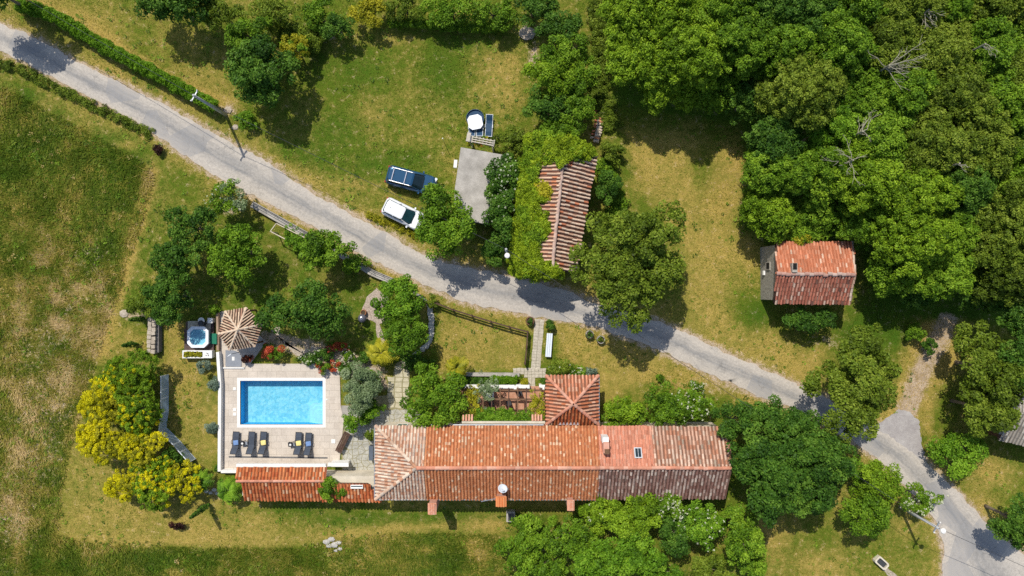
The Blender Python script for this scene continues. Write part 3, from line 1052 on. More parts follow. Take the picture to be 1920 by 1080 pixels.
def tile_slope(name, O, u, v, poly, sp, row, pal, parent, chan=CH_OR, chmix=0.5, wob=0.0, hgt=0.075, seed=0, cw=0.62, deck=(0.12, 0.06, 0.04)):
    r = np.random.default_rng(seed + 100)
    O, u, v = Vector(O), Vector(u).normalized(), Vector(v).normalized()
    n = u.cross(v).normalized()
    if n.z < 0:
        n = -n
    wts = np.array([p[0] for p in pal], float)
    wts /= wts.sum()
    cols = np.array([p[1] for p in pal])
    us = [p[0] for p in poly]
    k0, k1 = int(math.floor(min(us) / sp)), int(math.ceil(max(us) / sp))
    V, Fq, C = [], [], []
    O_, u_, v_, n_ = (np.array(x) for x in (O, u, v, n))

    def vr(uc):
        vs = []
        for i in range(len(poly)):
            a, b = poly[i], poly[(i + 1) % len(poly)]
            if (a[0] - uc) * (b[0] - uc) < 0 or abs(a[0] - uc) < 1e-6:
                t = (uc - a[0]) / (b[0] - a[0] + 1e-12)
                vs.append(a[1] + (b[1] - a[1]) * t)
        return (min(vs), max(vs)) if len(vs) >= 2 else None
    w = cw * sp
    th = np.linspace(0, math.pi, 5)
    arc_u = -w / 2 * np.cos(th)
    arc_h = hgt * np.sin(th)
    ph = r.uniform(0, 6, 4)

    def sag(uc, vv):
        return wob * (math.sin(uc * 0.6 + ph[0]) + 0.7 * math.sin(uc * 1.7 + vv * .9 + ph[1]) + .5 * math.sin(vv * 2.1 + ph[2])) if wob else 0.0
    for k in range(k0, k1 + 1):
        uc = (k + 0.5) * sp
        rng_ = vr(uc)
        if rng_ is None or rng_[1] - rng_[0] < 0.08:
            continue
        va, vb = rng_
        va += r.normal(0, 0.02 + wob * .5)
        nrow = max(1, int(math.ceil((vb - va) / row)))
        for j in range(nrow):
            v0 = va + j * row
            v1 = min(v0 + row * 1.12, vb)
            c = cols[r.choice(len(cols), p=wts)] * (1 + r.normal(0, 0.09))
            du = r.normal(0, 0.008 + wob * 0.25)
            base = len(V)
            for vv, lift in ((v0, 0.032), (v1, 0.0)):
                sg = sag(uc, vv)
                for a, h in zip(arc_u, arc_h):
                    V.append(O_ + u_ * (uc + a + du) + v_ * vv + n_ * (h + lift + 0.03 + sg))
            for i in range(4):
                Fq.append((base + i, base + i + 1, base + 6 + i, base + 5 + i))
                C.append(c)
            # channel tile to the right of the cover
            b2 = len(V)
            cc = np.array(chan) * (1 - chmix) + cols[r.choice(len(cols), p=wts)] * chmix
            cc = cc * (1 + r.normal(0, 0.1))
            for vv, lift in ((v0, 0.02), (v1, 0.0)):
                sg = sag(uc, vv)
                for a, h in ((w / 2 - 0.03, 0.02), (sp / 2, -0.015), (sp - w / 2 + 0.03, 0.02)):
                    V.append(O_ + u_ * (uc + a) + v_ * vv + n_ * (h + lift + sg))
            for i in range(2):
                Fq.append((b2 + i, b2 + i + 1, b2 + 4 + i, b2 + 3 + i))
                C.append(cc)
    # boarding under the tiles
    b3 = len(V)
    if len(poly) == 3:
        poly = list(poly) + [poly[2]]
    for a, b in poly[:4]:
        V.append(O_ + u_ * a + v_ * b - n_ * 0.05)
    for a, b in poly[:4]:
        V.append(O_ + u_ * a + v_ * b - n_ * 0.13)
    Fq += [(b3, b3 + 1, b3 + 2, b3 + 3), (b3 + 7, b3 + 6, b3 + 5, b3 + 4)]
    C += [np.array(deck)] * 2
    for i in range(4):
        j = (i + 1) % 4
        Fq.append((b3 + i, b3 + 4 + i, b3 + 4 + j, b3 + j))
        C.append(np.array(deck))
    return np_mesh(name, np.array(V), np.array(Fq), TILE, parent, face_c=np.clip(np.array(C), 0.01, 0.9), world=True)


def slope3(name, pts, sp, row, pal, parent, **kw):
    """tiled slope on planar 3D points; pts[0]->pts[1] is the eave"""
    P = [Vector(p) for p in pts]
    u = (P[1] - P[0]).normalized()
    nn = (P[1] - P[0]).cross(P[2] - P[0]).normalized()
    if nn.z < 0:
        nn = -nn
    v = nn.cross(u)
    if v.z < 0:
        v = -v
    poly = [((p - P[0]).dot(u), (p - P[0]).dot(v)) for p in P]
    return tile_slope(name, P[0], u, v, poly, sp, row, pal, parent, **kw)


def ridge(name, a, b, pal, parent, rad=0.13, step=0.4, seed=0, dz=0.05, wob=0.0):
    r = random.Random(seed)
    a, b = Vector(a), Vector(b)
    d = (b - a)
    Ln = d.length
    d.normalize()
    s = d.cross(Vector((0, 0, 1))).normalized()
    up_ = s.cross(d)
    V, Fq, C = [], [], []
    k = max(1, int(Ln / step))
    tot = sum(p[0] for p in pal)
    for j in range(k):
        x = r.uniform(0, tot)
        for wgt, c in pal:
            x -= wgt
            if x <= 0:
                break
        c = np.array(c) * (1 + r.gauss(0, .08))
        base = len(V)
        off = r.gauss(0, wob)
        for t, lift, rr in ((j / k, 0.03, rad * 1.06), (min(1.0, (j + 1.08) / k), 0.0, rad * .94)):
            p = a + d * (Ln * t)
            for i in range(7):
                th = math.pi * i / 6
                V.append(p + s * (-rr * math.cos(th) + off) + up_ * (rr * 0.8 * math.sin(th) + lift + dz - 0.02))
        for i in range(6):
            Fq.append((base + i, base + i + 1, base + 8 + i, base + 7 + i))
            C.append(c)
    return np_mesh(name, np.array(V), np.array(Fq), TILE, parent, face_c=np.clip(np.array(C), .01, .9), world=True)


def wall_prism(parent, x0, x1, y0, y1, z, m, name="wall"):
    return MB().prism([(x0, y0), (x1, y0), (x1, y1), (x0, y1)], -0.1, z).build(name, m, parent, world=True)


def opening(parent, name, c, s, rz, m, frame_m=None):
    """door or window panel set proud of its wall, with a frame as sub-part"""
    o = MB().box(c, s, rz).build(name, m, parent, world=True)
    if frame_m:
        co, si = math.cos(rz), math.sin(rz)
        mb = MB()
        w, d, h = s
        for dx, dz, sx, sz in ((-w / 2 - .05, 0, .1, h + .2), (w / 2 + .05, 0, .1, h + .2), (0, h / 2 + .05, w, .1), (0, -h / 2 - .05, w, .1)):
            mb.box((c[0] + dx * co, c[1] + dx * si, c[2] + dz), (sx, d + .04, sz), rz)
        mb.build("frame", frame_m, o, world=True)
    return o


SHUT = mat("green_shutter", (0.05, 0.12, 0.07), 0.6)

# ---- main house
ZE, ZR = 3.5, 5.3
HN, HS = -12.2, -18.72          # north and south eaves (world y)
HM = -15.46
XW, XB1, XB2, XB3, XE = -12.1, -7.6, 7.55, 12.25, 18.82
house = thing("farmhouse", "long stone farmhouse with one roof of orange, pale and dark tiles", "house", ((XW + XE) / 2, HM, 0))
wall_prism(house, XW + .35, XE - .15, HS + .45, HN - .35, ZE - 0.02, PLASTER)
mb = MB()
for xx, hh in ((XE - .3, 0.0),):
    mb.add([(xx, HS + .45, ZE), (xx, HN - .35, ZE), (xx, HM, ZR - .2), (xx + .15, HS + .45, ZE), (xx + .15, HN - .35, ZE), (xx + .15, HM, ZR - .2)],
           [(0, 1, 2), (5, 4, 3), (0, 2, 5, 3), (1, 4, 5, 2)])
mb.build("gable_wall", PLASTER, house, world=True)
SP = 0.285
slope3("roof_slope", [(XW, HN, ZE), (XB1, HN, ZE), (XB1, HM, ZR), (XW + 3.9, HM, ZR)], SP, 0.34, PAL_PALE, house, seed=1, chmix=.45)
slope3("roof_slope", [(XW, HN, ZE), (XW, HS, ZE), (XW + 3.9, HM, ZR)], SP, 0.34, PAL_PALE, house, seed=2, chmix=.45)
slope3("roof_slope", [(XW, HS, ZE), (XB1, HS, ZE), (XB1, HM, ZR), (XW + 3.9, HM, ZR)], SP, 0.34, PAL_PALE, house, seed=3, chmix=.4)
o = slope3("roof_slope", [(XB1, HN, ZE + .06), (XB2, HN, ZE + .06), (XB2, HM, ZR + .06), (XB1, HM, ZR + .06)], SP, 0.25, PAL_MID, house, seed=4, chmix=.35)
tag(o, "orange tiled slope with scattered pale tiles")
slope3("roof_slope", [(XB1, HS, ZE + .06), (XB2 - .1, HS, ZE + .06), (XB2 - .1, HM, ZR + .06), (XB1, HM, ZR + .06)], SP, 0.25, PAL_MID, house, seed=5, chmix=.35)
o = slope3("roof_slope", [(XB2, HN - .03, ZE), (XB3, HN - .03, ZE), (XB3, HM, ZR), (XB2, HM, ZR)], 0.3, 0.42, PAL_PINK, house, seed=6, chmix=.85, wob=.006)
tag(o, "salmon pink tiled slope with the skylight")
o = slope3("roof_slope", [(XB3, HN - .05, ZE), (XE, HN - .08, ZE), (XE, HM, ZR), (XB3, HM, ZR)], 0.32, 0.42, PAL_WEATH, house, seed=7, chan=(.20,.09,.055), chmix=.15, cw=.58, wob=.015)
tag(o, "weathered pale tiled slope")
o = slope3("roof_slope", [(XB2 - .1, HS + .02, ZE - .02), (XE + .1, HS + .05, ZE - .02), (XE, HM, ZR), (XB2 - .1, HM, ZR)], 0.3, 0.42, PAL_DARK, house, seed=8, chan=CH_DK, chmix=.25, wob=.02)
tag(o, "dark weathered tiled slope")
PAL_RIDGE = [(4, (0.62, 0.27, 0.17)), (2, (0.68, 0.36, 0.25))]
ridge("ridge_cap", (XW + 3.9, HM, ZR + .08), (XB2, HM, ZR + .08), PAL_RIDGE, house, 0.17, seed=1)
ridge("ridge_cap", (XB2, HM, ZR + .02), (XE + .02, HM - .04, ZR + .0), PAL_RIDGE, house, 0.16, seed=2, wob=.015)
ridge("hip_cap", (XW, HN, ZE), (XW + 3.9, HM, ZR), PAL_PALE, house, 0.15, seed=3)
ridge("hip_cap", (XW, HS, ZE), (XW + 3.9, HM, ZR), PAL_PALE, house, 0.15, seed=4)
for y_, xa, xb in ((HS - .06, XW + .1, XB2), (HN + .06, XB1, 2.8)):
    MB().tube([(xa, y_, ZE - .06), (xb, y_, ZE - .06)], 0.06, 6).build("gutter", METAL, house, world=True)
MB().tube([(XW - .08, HN, ZE - .06), (XW - .08, HS, ZE - .06)], 0.07, 6).build("gutter", METAL, house, world=True)
for xx in (-9, -5, -1, 3.5, 10, 15):
    opening(house, "window", (xx, HS + .43, 1.7), (.8, .06, 1.1), 0, SHUT, WHITE)
for xx in (-10, -3.4, 1.2):
    opening(house, "window", (xx, HN - .33, 1.8), (.8, .06, 1.1), 0, SHUT, WHITE)
BRICK = mat("chimney_brick", (0.45, 0.20, 0.13), 0.9, c2=(0.62, 0.38, 0.28), scale=5, fine=0.3)
CAPM = mat("chimney_cap", (0.58, 0.20, 0.10), 0.85, c2=(0.68, 0.40, 0.28), scale=6)


def chimney(px, py, z0, z1, sx, sy, m, capm, cap_off=(0, 0), plate=None):
    k = W(px, py, (z0 + z1) / 2)
    o = MB().box((k.x, k.y, (z0 + z1) / 2), (sx, sy, z1 - z0)).build("chimney", m, house, world=True)
    MB().box((k.x, k.y, z1 + .05), (sx + .12, sy + .12, .1)).build("chimney_cap", capm, o, world=True)
    mb = MB()
    for dx in (-.28, 0, .28):
        mb.tube([(k.x + dx * sx, k.y - sy * .55, z1 + .12), (k.x + dx * sx, k.y + sy * .55, z1 + .2)], sx * .16, 6)
    mb.build("cap_tile", capm, o, world=True)
    return k


chimney(815, 941, 1.2, 4.9, .62, .85, BRICK, CAPM)
kc = chimney(940, 932, 2.6, 5.0, .8, .75, BRICK, mat("cap_orange", (0.62, 0.19, 0.06), .85, c2=(.7, .27, .1)))
chimney(1067, 936, 1.4, 4.7, .5, .8, BRICK, CAPM)
kb = W(1134, 835, 4.5)
o = MB().box((kb.x, kb.y, 4.75), (.5, .9, 1.5)).build("chimney", mat("chimney_pink", (0.56, 0.27, 0.18), .9, c2=(.66, .36, .26)), house, world=True)
MB().box((kb.x - .02, kb.y + .6, 4.55), (.55, .5, 1.3)).build("chimney_cap", WHITE, o, world=True)
MB().box((kb.x + .05, kb.y - .3, 5.55), (.42, .42, .12)).build("chimney_pot", WOOD_BR, o, world=True)
# skylight lies on the north slope
ks = W(1195, 849, 4.5)
sl_v = Vector((0, HM - HN, ZR - ZE)).normalized()
up_n = Vector((0, -sl_v.z, sl_v.y))
up_n = up_n if up_n.z > 0 else -up_n


def slab_on_slope(name, c, du, dv, th, lift, m, parent):
    u = Vector((1, 0, 0))
    c = Vector(c) + up_n * lift
    vs = []
    for zz in (0, th):
        for a, b in ((-1, -1), (1, -1), (1, 1), (-1, 1)):
            vs.append(c + u * (a * du / 2) + sl_v * (b * dv / 2) + up_n * zz)
    return MB().add(vs, [(0, 1, 2, 3), (7, 6, 5, 4), (0, 4, 5, 1), (1, 5, 6, 2), (2, 6, 7, 3), (3, 7, 4, 0)]).build(name, m, parent, world=True)


zs = ZE + (HN - ks.y) / (HN - HM) * (ZR - ZE)
sk = slab_on_slope("skylight", (ks.x, ks.y, zs), .66, .92, .12, .1, METAL, house)
slab_on_slope("pane", (ks.x - .13, ks.y, zs), .22, .75, .02, .225, GLASSD, sk)
slab_on_slope("pane", (ks.x + .13, ks.y, zs), .22, .75, .02, .225, GLASSD, sk)
# white ledge along the north wall, over the terrace
kl0, kl1 = W(866, 793, 3.0), W(1022, 793, 3.0)
MB().box(((kl0.x + kl1.x) / 2 + .0, HN + .2, 3.0), (kl1.x - kl0.x, .2, .14)).build("ledge", PLASTER, house, world=True)
for qa, qb in ((866, 892), (996, 1022)):
    tg = MB()
    ta, tb_ = W(qa, 790, 2.9).x, W(qb, 790, 2.9).x
    for i in range(int((tb_ - ta) / .26)):
        tg.tube([(ta + .13 + i * .26, HN + .32, 3.0), (ta + .13 + i * .26, HN + .85, 2.75)], .10, 6)
    tg.build("canopy_tiles", mat("canopy_tile", (0.58, 0.24, 0.14), .85, c2=(.68, .42, .3)), house, world=True)
kp0, kp1 = W(701, 800, 0), W(701, 905, 0)
DISHW = mat("dish_white", (0.55, 0.59, 0.63), 0.5, var=.05)
dish = thing("satellite_dish", "white satellite dish on the middle south chimney", "satellite dish", (kc.x + .05, kc.y + .75, 4.6))
MB().lathe([(0.02, 0), (.17, .02), (.32, .08), (.42, .17), (.42, .19), (.31, .11), (.17, .05), (.02, .03)], (0, 0, .35), 18, cap=False).build("bowl", DISHW, dish, smooth=True)
dish.children[0].rotation_euler = (math.radians(-42), math.radians(14), 0)
MB().tube([(0, -.3, -.6), (0, 0, .3), (.0, .1, .42)], .03, 6).build("mast", METAL, dish)
MB().tube([(0, -.05, .38), (.1, .35, .85)], .025, 5).box((.1, .37, .87), (.12, .12, .14)).build("feed_arm", DISHW, dish)
ant = thing("aerial", "thin pale aerial rod pointing left from the chimney with the dish", "aerial", (kc.x - .5, kc.y + .2, 4.9))
pa = W(902, 940, 4.9)
MB().tube([(0, 0, .0), (pa.x - kc.x + .5, pa.y - kc.y - .2, .05)], .035, 5).tube([(0, 0, 0), (.3, 0, -.6)], .03, 5).build("rod", METAL, ant)

# ---- porch tower
porch = thing("porch", "square porch with hipped orange tile roof on the north side of the farmhouse", "porch", (5.36, -10.0, 0))
PX0, PX1, PY0, PY1, PZ, PA = 3.03, 7.68, -12.15, -7.78, 3.3, 5.0
wall_prism(porch, PX0 + .35, PX1 - .35, PY0, PY1 - .35, PZ - .02, WHITE)
ap = (5.3, -10.02, PA)
PALP = [(5, (0.62, 0.25, 0.14)), (3, (0.66, 0.36, 0.23)), (2, (0.54, 0.18, 0.08))]
for s_, e_ in enumerate((((PX0, PY1, PZ), (PX1, PY1, PZ)), ((PX1, PY1, PZ), (PX1, PY0, PZ)), ((PX1, PY0, PZ), (PX0, PY0, PZ)), ((PX0, PY0, PZ), (PX0, PY1, PZ)))):
    slope3("roof_slope", [e_[0], e_[1], ap], .31, .42, PALP if s_ != 2 else PAL_ORANGE, porch, seed=20 + s_, chan=CH_DK, chmix=.3, cw=.56, hgt=.085)
    ridge("hip_cap", e_[0], ap, PAL_RIDGE, porch, .14, seed=30 + s_)
MB().tube([(PX1 + .07, PY0, PZ - .05), (PX1 + .07, PY1 + .05, PZ - .05)], .06, 6).build("gutter", METAL, porch, world=True)
MB().box((5.0, PY0 + .16, PZ + .16), (1.9, .3, .05)).build("flashing", mat("lead", (.36, .30, .30), .7), porch, world=True)
opening(porch, "door", (5.3, PY1 - .33, 1.05), (1.0, .06, 2.1), 0, WOOD_BR, WHITE)

# ---- pool house
ph_ = thing("pool_house", "low pool house with two strips of bright orange tiles and a white beam", "outbuilding", (-20.5, -17.6, 0))
ZB, ZM, ZT = 2.2, 3.0, 2.55
a0, a1 = W(443, 902, ZM), W(609, 902, ZM)
b0, b1 = W(443, 876, ZT), W(609, 876, ZT)
c0, c1 = W(457, 938, ZB), W(602, 939, ZB)
slope3("roof_slope", [(b0.x, b0.y, ZT), (b1.x, b1.y, ZT), (a1.x, a1.y, ZM), (a0.x, a0.y, ZM)], .3, .42, PAL_ORANGE, ph_, seed=41, chan=CH_DK, chmix=.45)
slope3("roof_slope", [(c0.x, c0.y, ZB), (c1.x, c1.y, ZB), (a1.x, a1.y, ZM - .03), (c0.x, a0.y, ZM - .03)], .3, .42, PAL_ORANGE, ph_, seed=42, chan=CH_DK, chmix=.45)
ridge("ridge_cap", (a0.x, a0.y, ZM), (a1.x, a1.y, ZM), PAL_RIDGE, ph_, .12, seed=40)
d0, d1 = W(600, 906, 2.9), W(690, 907, 2.9)
e0, e1 = W(600, 940, ZB), W(713, 941, ZB)
slope3("roof_slope", [(c1.x + .02, e0.y, ZB - .02), (e1.x, e1.y, ZB - .02), (d1.x, d1.y, 2.9), (c1.x + .02, d0.y, 2.9)], .3, .42, PAL_ORANGE, ph_, seed=43, chan=CH_OR, chmix=.6)
MB().box(((b0.x + b1.x) / 2, b0.y + .12, 2.3), (b1.x - b0.x + .1, .26, .3)).box((b1.x + .05, (a1.y + b1.y) / 2, 2.35), (.12, 1.2, .3)).build("beam", WHITE, ph_, world=True)
MB().prism([(a0.x + .2, c0.y + .4), (-12.3, c0.y + .4), (-12.3, a0.y + .2), (a0.x + .2, a0.y + .2)], -.1, 2.12).build("wall", PLASTER, ph_, world=True)
MB().box((b1.x + .9, b1.y - .1, 1.25), (1.9, .35, .2)).box((b1.x + .9, b1.y - .1, .6), (1.6, .25, 1.2)).build("side_wall", WHITE, ph_, world=True)
gz = W(684, 902, 1)
wl2 = thing("wall_light_strip", "white narrow roof window by the orange tiles and the stone patio", "roof window", (gz.x, gz.y, 2.9))
MB().box((-.3, .05, .03), (1.1, .34, .1)).build("frame", WHITE, wl2)
MB().box((-.3, .09, .09), (1.0, .08, .03)).build("pane", GLASSD, wl2)

# ---- gazebo
gc = [W(p[0], p[1], 2.4) for p in ((462, 577), (492, 608), (478, 649), (431, 656), (411, 626), (423, 584))]
ga = W(446, 618, 3.6)
gz_ = thing("gazebo", "six-sided gazebo with tan striped tile roof beside the hot tub", "gazebo", (ga.x, ga.y, 0))
PAL_HIP = [(3, (0.76, 0.60, 0.44)), (2, (0.70, 0.52, 0.37))]
for i in range(6):
    p, q = gc[i], gc[(i + 1) % 6]
    slope3("roof_slope", [p, q, ga], .235, .4, PAL_TAN, gz_, seed=50 + i, chan=(0.055, 0.025, 0.018), chmix=.06, cw=.55, hgt=.085)
    ridge("hip_cap", p, ga, PAL_HIP, gz_, .10, seed=60 + i)
    b = Vector((ga.x + (p.x - ga.x) * .85, ga.y + (p.y - ga.y) * .85, 0))
    MB().tube([(b.x, b.y, .05), (b.x, b.y, 2.3)], .09, 8).build("post", WOOD_BR, gz_, world=True)
MB().lathe([(.16, 0), (.12, .08), (.03, .16)], (ga.x, ga.y, ga.z + .05), 8).build("finial", mat("finial_tan", (.60, .46, .32), .85), gz_, world=True)

# ---- ivy barn
barn = thing("ivy_barn", "old barn with striped pale tile roof half hidden by ivy", "barn", tuple(W(1050, 410, 0)))
r0, r1 = W(1057, 285, 5.2), W(1035, 508, 5.2)
l0, l1 = W(984, 280, 4.0), W(972, 508, 4.0)
s0, s1 = W(1120, 291, 4.0), W(1079, 512, 4.0)
slope3("roof_slope", [l0, l1, r1, r0], .34, .45, PAL_BARN, barn, seed=71, chan=(0.13, 0.045, 0.03), chmix=.12, wob=.025, cw=.56, hgt=.10)
slope3("roof_slope", [s1, s0, r0, r1], .34, .45, [(6, (0.70, 0.52, 0.38)), (2, (0.64, 0.40, 0.27)), (.6, (0.60, 0.22, 0.11))], barn, seed=72, chan=(0.10, 0.035, 0.025), chmix=.08, wob=.03, cw=.54, hgt=.11)
ridge("ridge_cap", r0, r1, [(2, (.55, .38, .30)), (2, (.62, .45, .36))], barn, .15, seed=73, wob=.02)
wb = [Vector((p.x, p.y, 0)) for p in (l0, l1, s1, s0)]
cb = sum(wb, Vector()) / 4
wb = [cb + (p - cb) * .93 for p in wb]
MB().prism([(p.x, p.y) for p in wb], -.1, 3.9).build("wall", STONEW, barn, world=True)
for a, b, r in ((wb[0], wb[3], r0), (wb[1], wb[2], r1)):
    mb = MB()
    rr = cb + (Vector((r.x, r.y, 0)) - cb) * .93
    n_ = (b - a).cross(Vector((0, 0, 1))).normalized() * .2
    vs = [(a.x, a.y, 3.9), (b.x, b.y, 3.9), (rr.x, rr.y, 4.95)]
    sgn = 1 if n_.dot(cb - a) > 0 else -1
    vs2 = [(x + n_.x * sgn, y + n_.y * sgn, z) for x, y, z in vs]
    mb.add(vs + vs2, [(0, 1, 2), (5, 4, 3), (0, 2, 5, 3), (1, 4, 5, 2)])
    mb.build("gable_wall", STONEW, barn, world=True)
kd = (wb[1] + wb[2]) / 2
opening(barn, "door", (kd.x, kd.y - .02, 1.1), (1.4, .1, 2.2), -.05, WOOD_BR)

# ---- right barn
ob = thing("stone_barn", "stone barn with red orange tiles and a grey stone wall showing on its left", "barn", tuple(W(1515, 512, 0)))
n0, n1 = W(1454, 453, 3.7), W(1597, 453, 3.7)
q0, q1 = W(1455, 513, 4.9), W(1603, 515, 4.9)
t0, t1 = W(1450, 569, 3.6), W(1591, 571, 3.6)
slope3("roof_slope", [n0, n1, q1, q0], .27, .42, PAL_BARN2, ob, seed=81, chmix=.55, wob=.02)
slope3("roof_slope", [t0, t1, q1, q0], .27, .42, PAL_BARN3, ob, seed=82, chan=CH_DK, chmix=.4, wob=.022)
ridge("ridge_cap", q0, q1, [(2, (.48, .28, .22)), (2, (.56, .40, .33))], ob, .17, seed=83, wob=.04)
ridge("verge", n1, q1, [(2, (.56, .36, .25)), (1, (.66, .5, .38))], ob, .10, seed=84, wob=.02)
ridge("verge", t1, q1, [(2, (.56, .36, .25)), (1, (.66, .5, .38))], ob, .10, seed=85, wob=.02)
xs0, xs1 = n0.x + .02, n1.x - .3
MB().prism([(xs0, t0.y + .3), (xs1, t0.y + .3), (xs1, n0.y - .3), (xs0, n0.y - .3)], -.1, 3.5).build("wall", STONEW, ob, world=True)
for xx in (xs0 - .02, xs1 - .25):
    mb = MB().add([(xx, t0.y + .3, 3.5), (xx, n0.y - .3, 3.5), (xx, q0.y, 4.7), (xx + .22, t0.y + .3, 3.5), (xx + .22, n0.y - .3, 3.5), (xx + .22, q0.y, 4.7)],
           [(0, 1, 2), (5, 4, 3), (0, 2, 5, 3), (1, 4, 5, 2)])
    mb.build("gable_wall", STONEW, ob, world=True)
kh = W(1487, 501, 4.8)
o = MB().box((kh.x, kh.y - .05, 4.95), (.45, .8, .5)).build("chimney", STONEW, ob, world=True)
MB().box((kh.x, kh.y + .06, 5.21), (.34, .55, .02)).build("flue", mat("dark_inside", (.012, .011, .010), .95), o, world=True)  # shade down the chimney hole, painted as a near-black plate
wn = W(1440, 499, 1.8)
opening(ob, "window", (xs0 - .03, wn.y, 2.0), (.55, .08, .8), math.pi / 2, mat("dark_inside", (.012, .011, .010), .95), STONEW)  # near-black panel: the shade inside the window opening is painted on
MB().box((xs0 - .1, wn.y - .6, 1.1), (.16, .4, .3)).build("stone_ledge", WHITE, ob, world=True)
opening(ob, "door", ((t0.x + t1.x) / 2, t0.y + .28, 1.05), (1.3, .08, 2.1), 0, WOOD_BR)

# ---- concrete garage
gar = thing("garage", "garage with flat pale concrete roof beside the round tree", "garage", tuple(W(897, 345, 0)))
gp = [W(p[0], p[1], 3.0) for p in ((864, 276), (943, 290), (915, 421), (850, 408), (853, 352))]
MB().prism([(p.x, p.y) for p in gp], 2.8, 3.0).build("roof_slab", CONC, gar, world=True)
cg = sum(gp, Vector()) / 5
gw = [cg + (p - cg) * .93 for p in gp]
MB().prism([(p.x, p.y) for p in gw], -.1, 2.8).build("wall", PLASTER, gar, world=True)
kd = (gw[2] + gw[3]) / 2
opening(gar, "door", (kd.x, kd.y - .03, 1.1), (2.4, .1, 2.2), -.17, DARKM)
kk = W(854, 307, 2.6)
MB().box((kk.x, kk.y, 2.4), (.3, .7, .5), -.1).build("vent_box", WHITE, gar, world=True)

# ---- hut cut by the right edge
hut = thing("hut", "weathered wooden hut cut by the right edge of the photo", "hut", tuple(W(1930, 815, 0)))
h0, h1, h2, h3 = W(1871, 824, 3.0), W(1975, 850, 3.0), W(1985, 790, 4.0), W(1884, 765, 4.0)
h4, h5 = W(1995, 735, 3.0), W(1895, 712, 3.0)
slope3("roof_slope", [h0, h1, h2, h3], .3, .6, [(3, (.34, .30, .25)), (2, (.46, .42, .36)), (1, (.26, .22, .18))], hut, seed=91, chan=(.10, .09, .08), chmix=.3, hgt=.05, wob=.02)
slope3("roof_slope", [h5, h4, h2, h3], .3, .6, [(3, (.34, .30, .25)), (2, (.46, .42, .36))], hut, seed=92, chan=(.10, .09, .08), chmix=.3, hgt=.05, wob=.02)
hc = (h0 + h1 + h4 + h5) / 4
MB().prism([(hc.x + (p.x - hc.x) * .93, hc.y + (p.y - hc.y) * .93) for p in (h0, h1, h4, h5)], -.1, 2.9).build("wall", WOOD_BR, hut, world=True)

# ------------------------------------------------------------------ leaves, trees, shrubs
def unit(a):
    return a / (np.linalg.norm(a, axis=-1, keepdims=True) + 1e-9)


def leaf_cloud(C, R, counts, size, r, up=.42, flat=.8, jit=.62, ctint=None, aspect=.55):
    counts = np.asarray(counts, int)
    idx = np.repeat(np.arange(len(C)), counts)
    n = len(idx)
    d = unit(r.normal(0, 1, (n, 3)))
    dz = d[:, 2]
    d[:, 2] = np.where(dz < -0.25, -dz, dz)
    rad = R[idx] * (0.5 + 0.5 * np.sqrt(r.random(n)))
    P = C[idx] + d * rad[:, None] * np.array([1, 1, flat])
    N_ = unit(d * .75 + np.array([0, 0, up]) + r.normal(0, jit, (n, 3)))
    T = unit(np.cross(N_, r.normal(0, 1, (n, 3))))
    B = np.cross(N_, T)
    L_ = (size * (.65 + .7 * r.random(n)))[:, None]
    Wd = L_ * aspect
    V = np.stack([P - T * L_ * .5, P + B * Wd * .5 - T * L_ * .06, P + T * L_ * .5 - N_ * L_ * .14, P - B * Wd * .5 - T * L_ * .06], 1).reshape(-1, 3)
    if ctint is None:
        ctint = r.random(len(C))
    tint = np.clip(.55 * ctint[idx] + .45 * r.random(n), 0, 1)
    return V, tint


def crown_clumps(c, rx, ry, rz, clump, r, lobes=None, low=-.15):
    """two levels: billowing lobes over the crown, leaf clumps over each lobe"""
    Rm = (rx + ry) / 2
    nl = lobes or int(np.clip(5 + 1.5 * Rm, 5, 15))
    a = r.uniform(0, 6.28, 4)
    LC, LR = [], []
    ga_ = math.pi * (3 - math.sqrt(5))
    for i in range(nl):
        f = (i + .5) / nl
        z = 1 - f * 1.35
        rad = math.sqrt(max(0, 1 - z * z))
        th = i * ga_ + a[3] + r.normal(0, .25)
        m = 1 + .13 * math.sin(2 * th + a[0]) + .11 * math.sin(3 * th + a[1]) + .08 * math.sin(5 * th + a[2])
        k = .66 + r.normal(0, .09)
        LC.append((c[0] + rx * k * rad * math.cos(th) * m, c[1] + ry * k * rad * math.sin(th) * m, c[2] + rz * (.62 * z + r.normal(0, .12))))
        LR.append((.33 + .14 * r.random()) * (.82 + .3 * m * .5))
    LC, LR = np.array(LC), np.array(LR)
    CC, CR, CT = [], [], []
    for l, k in zip(LC, LR):
        ax = np.array([rx * k * 1.12, ry * k * 1.12, rz * k * 1.25])
        area = 2 * math.pi * (ax[0] * ax[1] + ax[0] * ax[2] + ax[1] * ax[2]) / 3
        nc = max(4, int(area / (clump * clump * 2.0)))
        d = unit(r.normal(0, 1, (nc, 3)))
        d[:, 2] = np.where(d[:, 2] < low, -d[:, 2], d[:, 2])
        p = l + d * ax * (.66 + .42 * r.random((nc, 1)))
        CC.append(p)
        CR.append(clump * (.65 + .6 * r.random(nc)))
        CT.append(np.clip(r.normal(.52, .15) + r.normal(0, .22, nc), 0, 1))
    return np.concatenate(CC), np.concatenate(CR), np.concatenate(CT), LC


LEAVES = [0]


def foliage(name, kind, C, R, ctint, size, cover, r, root, up=.42, jit=.62, aspect=.55, flat=.8):
    cnt = np.maximum(3, (cover * 2 * math.pi * R * R / (size * size * aspect * .5) * .5).astype(int))
    V, t = leaf_cloud(C, R, cnt, size, r, up=up, ctint=ctint, jit=jit, aspect=aspect, flat=flat)
    n = len(t)
    LEAVES[0] += n
    return np_mesh(name, V, np.arange(4 * n).reshape(-1, 4), LEAF[kind], root, face_f=t, world=True)


SEED = [1000]


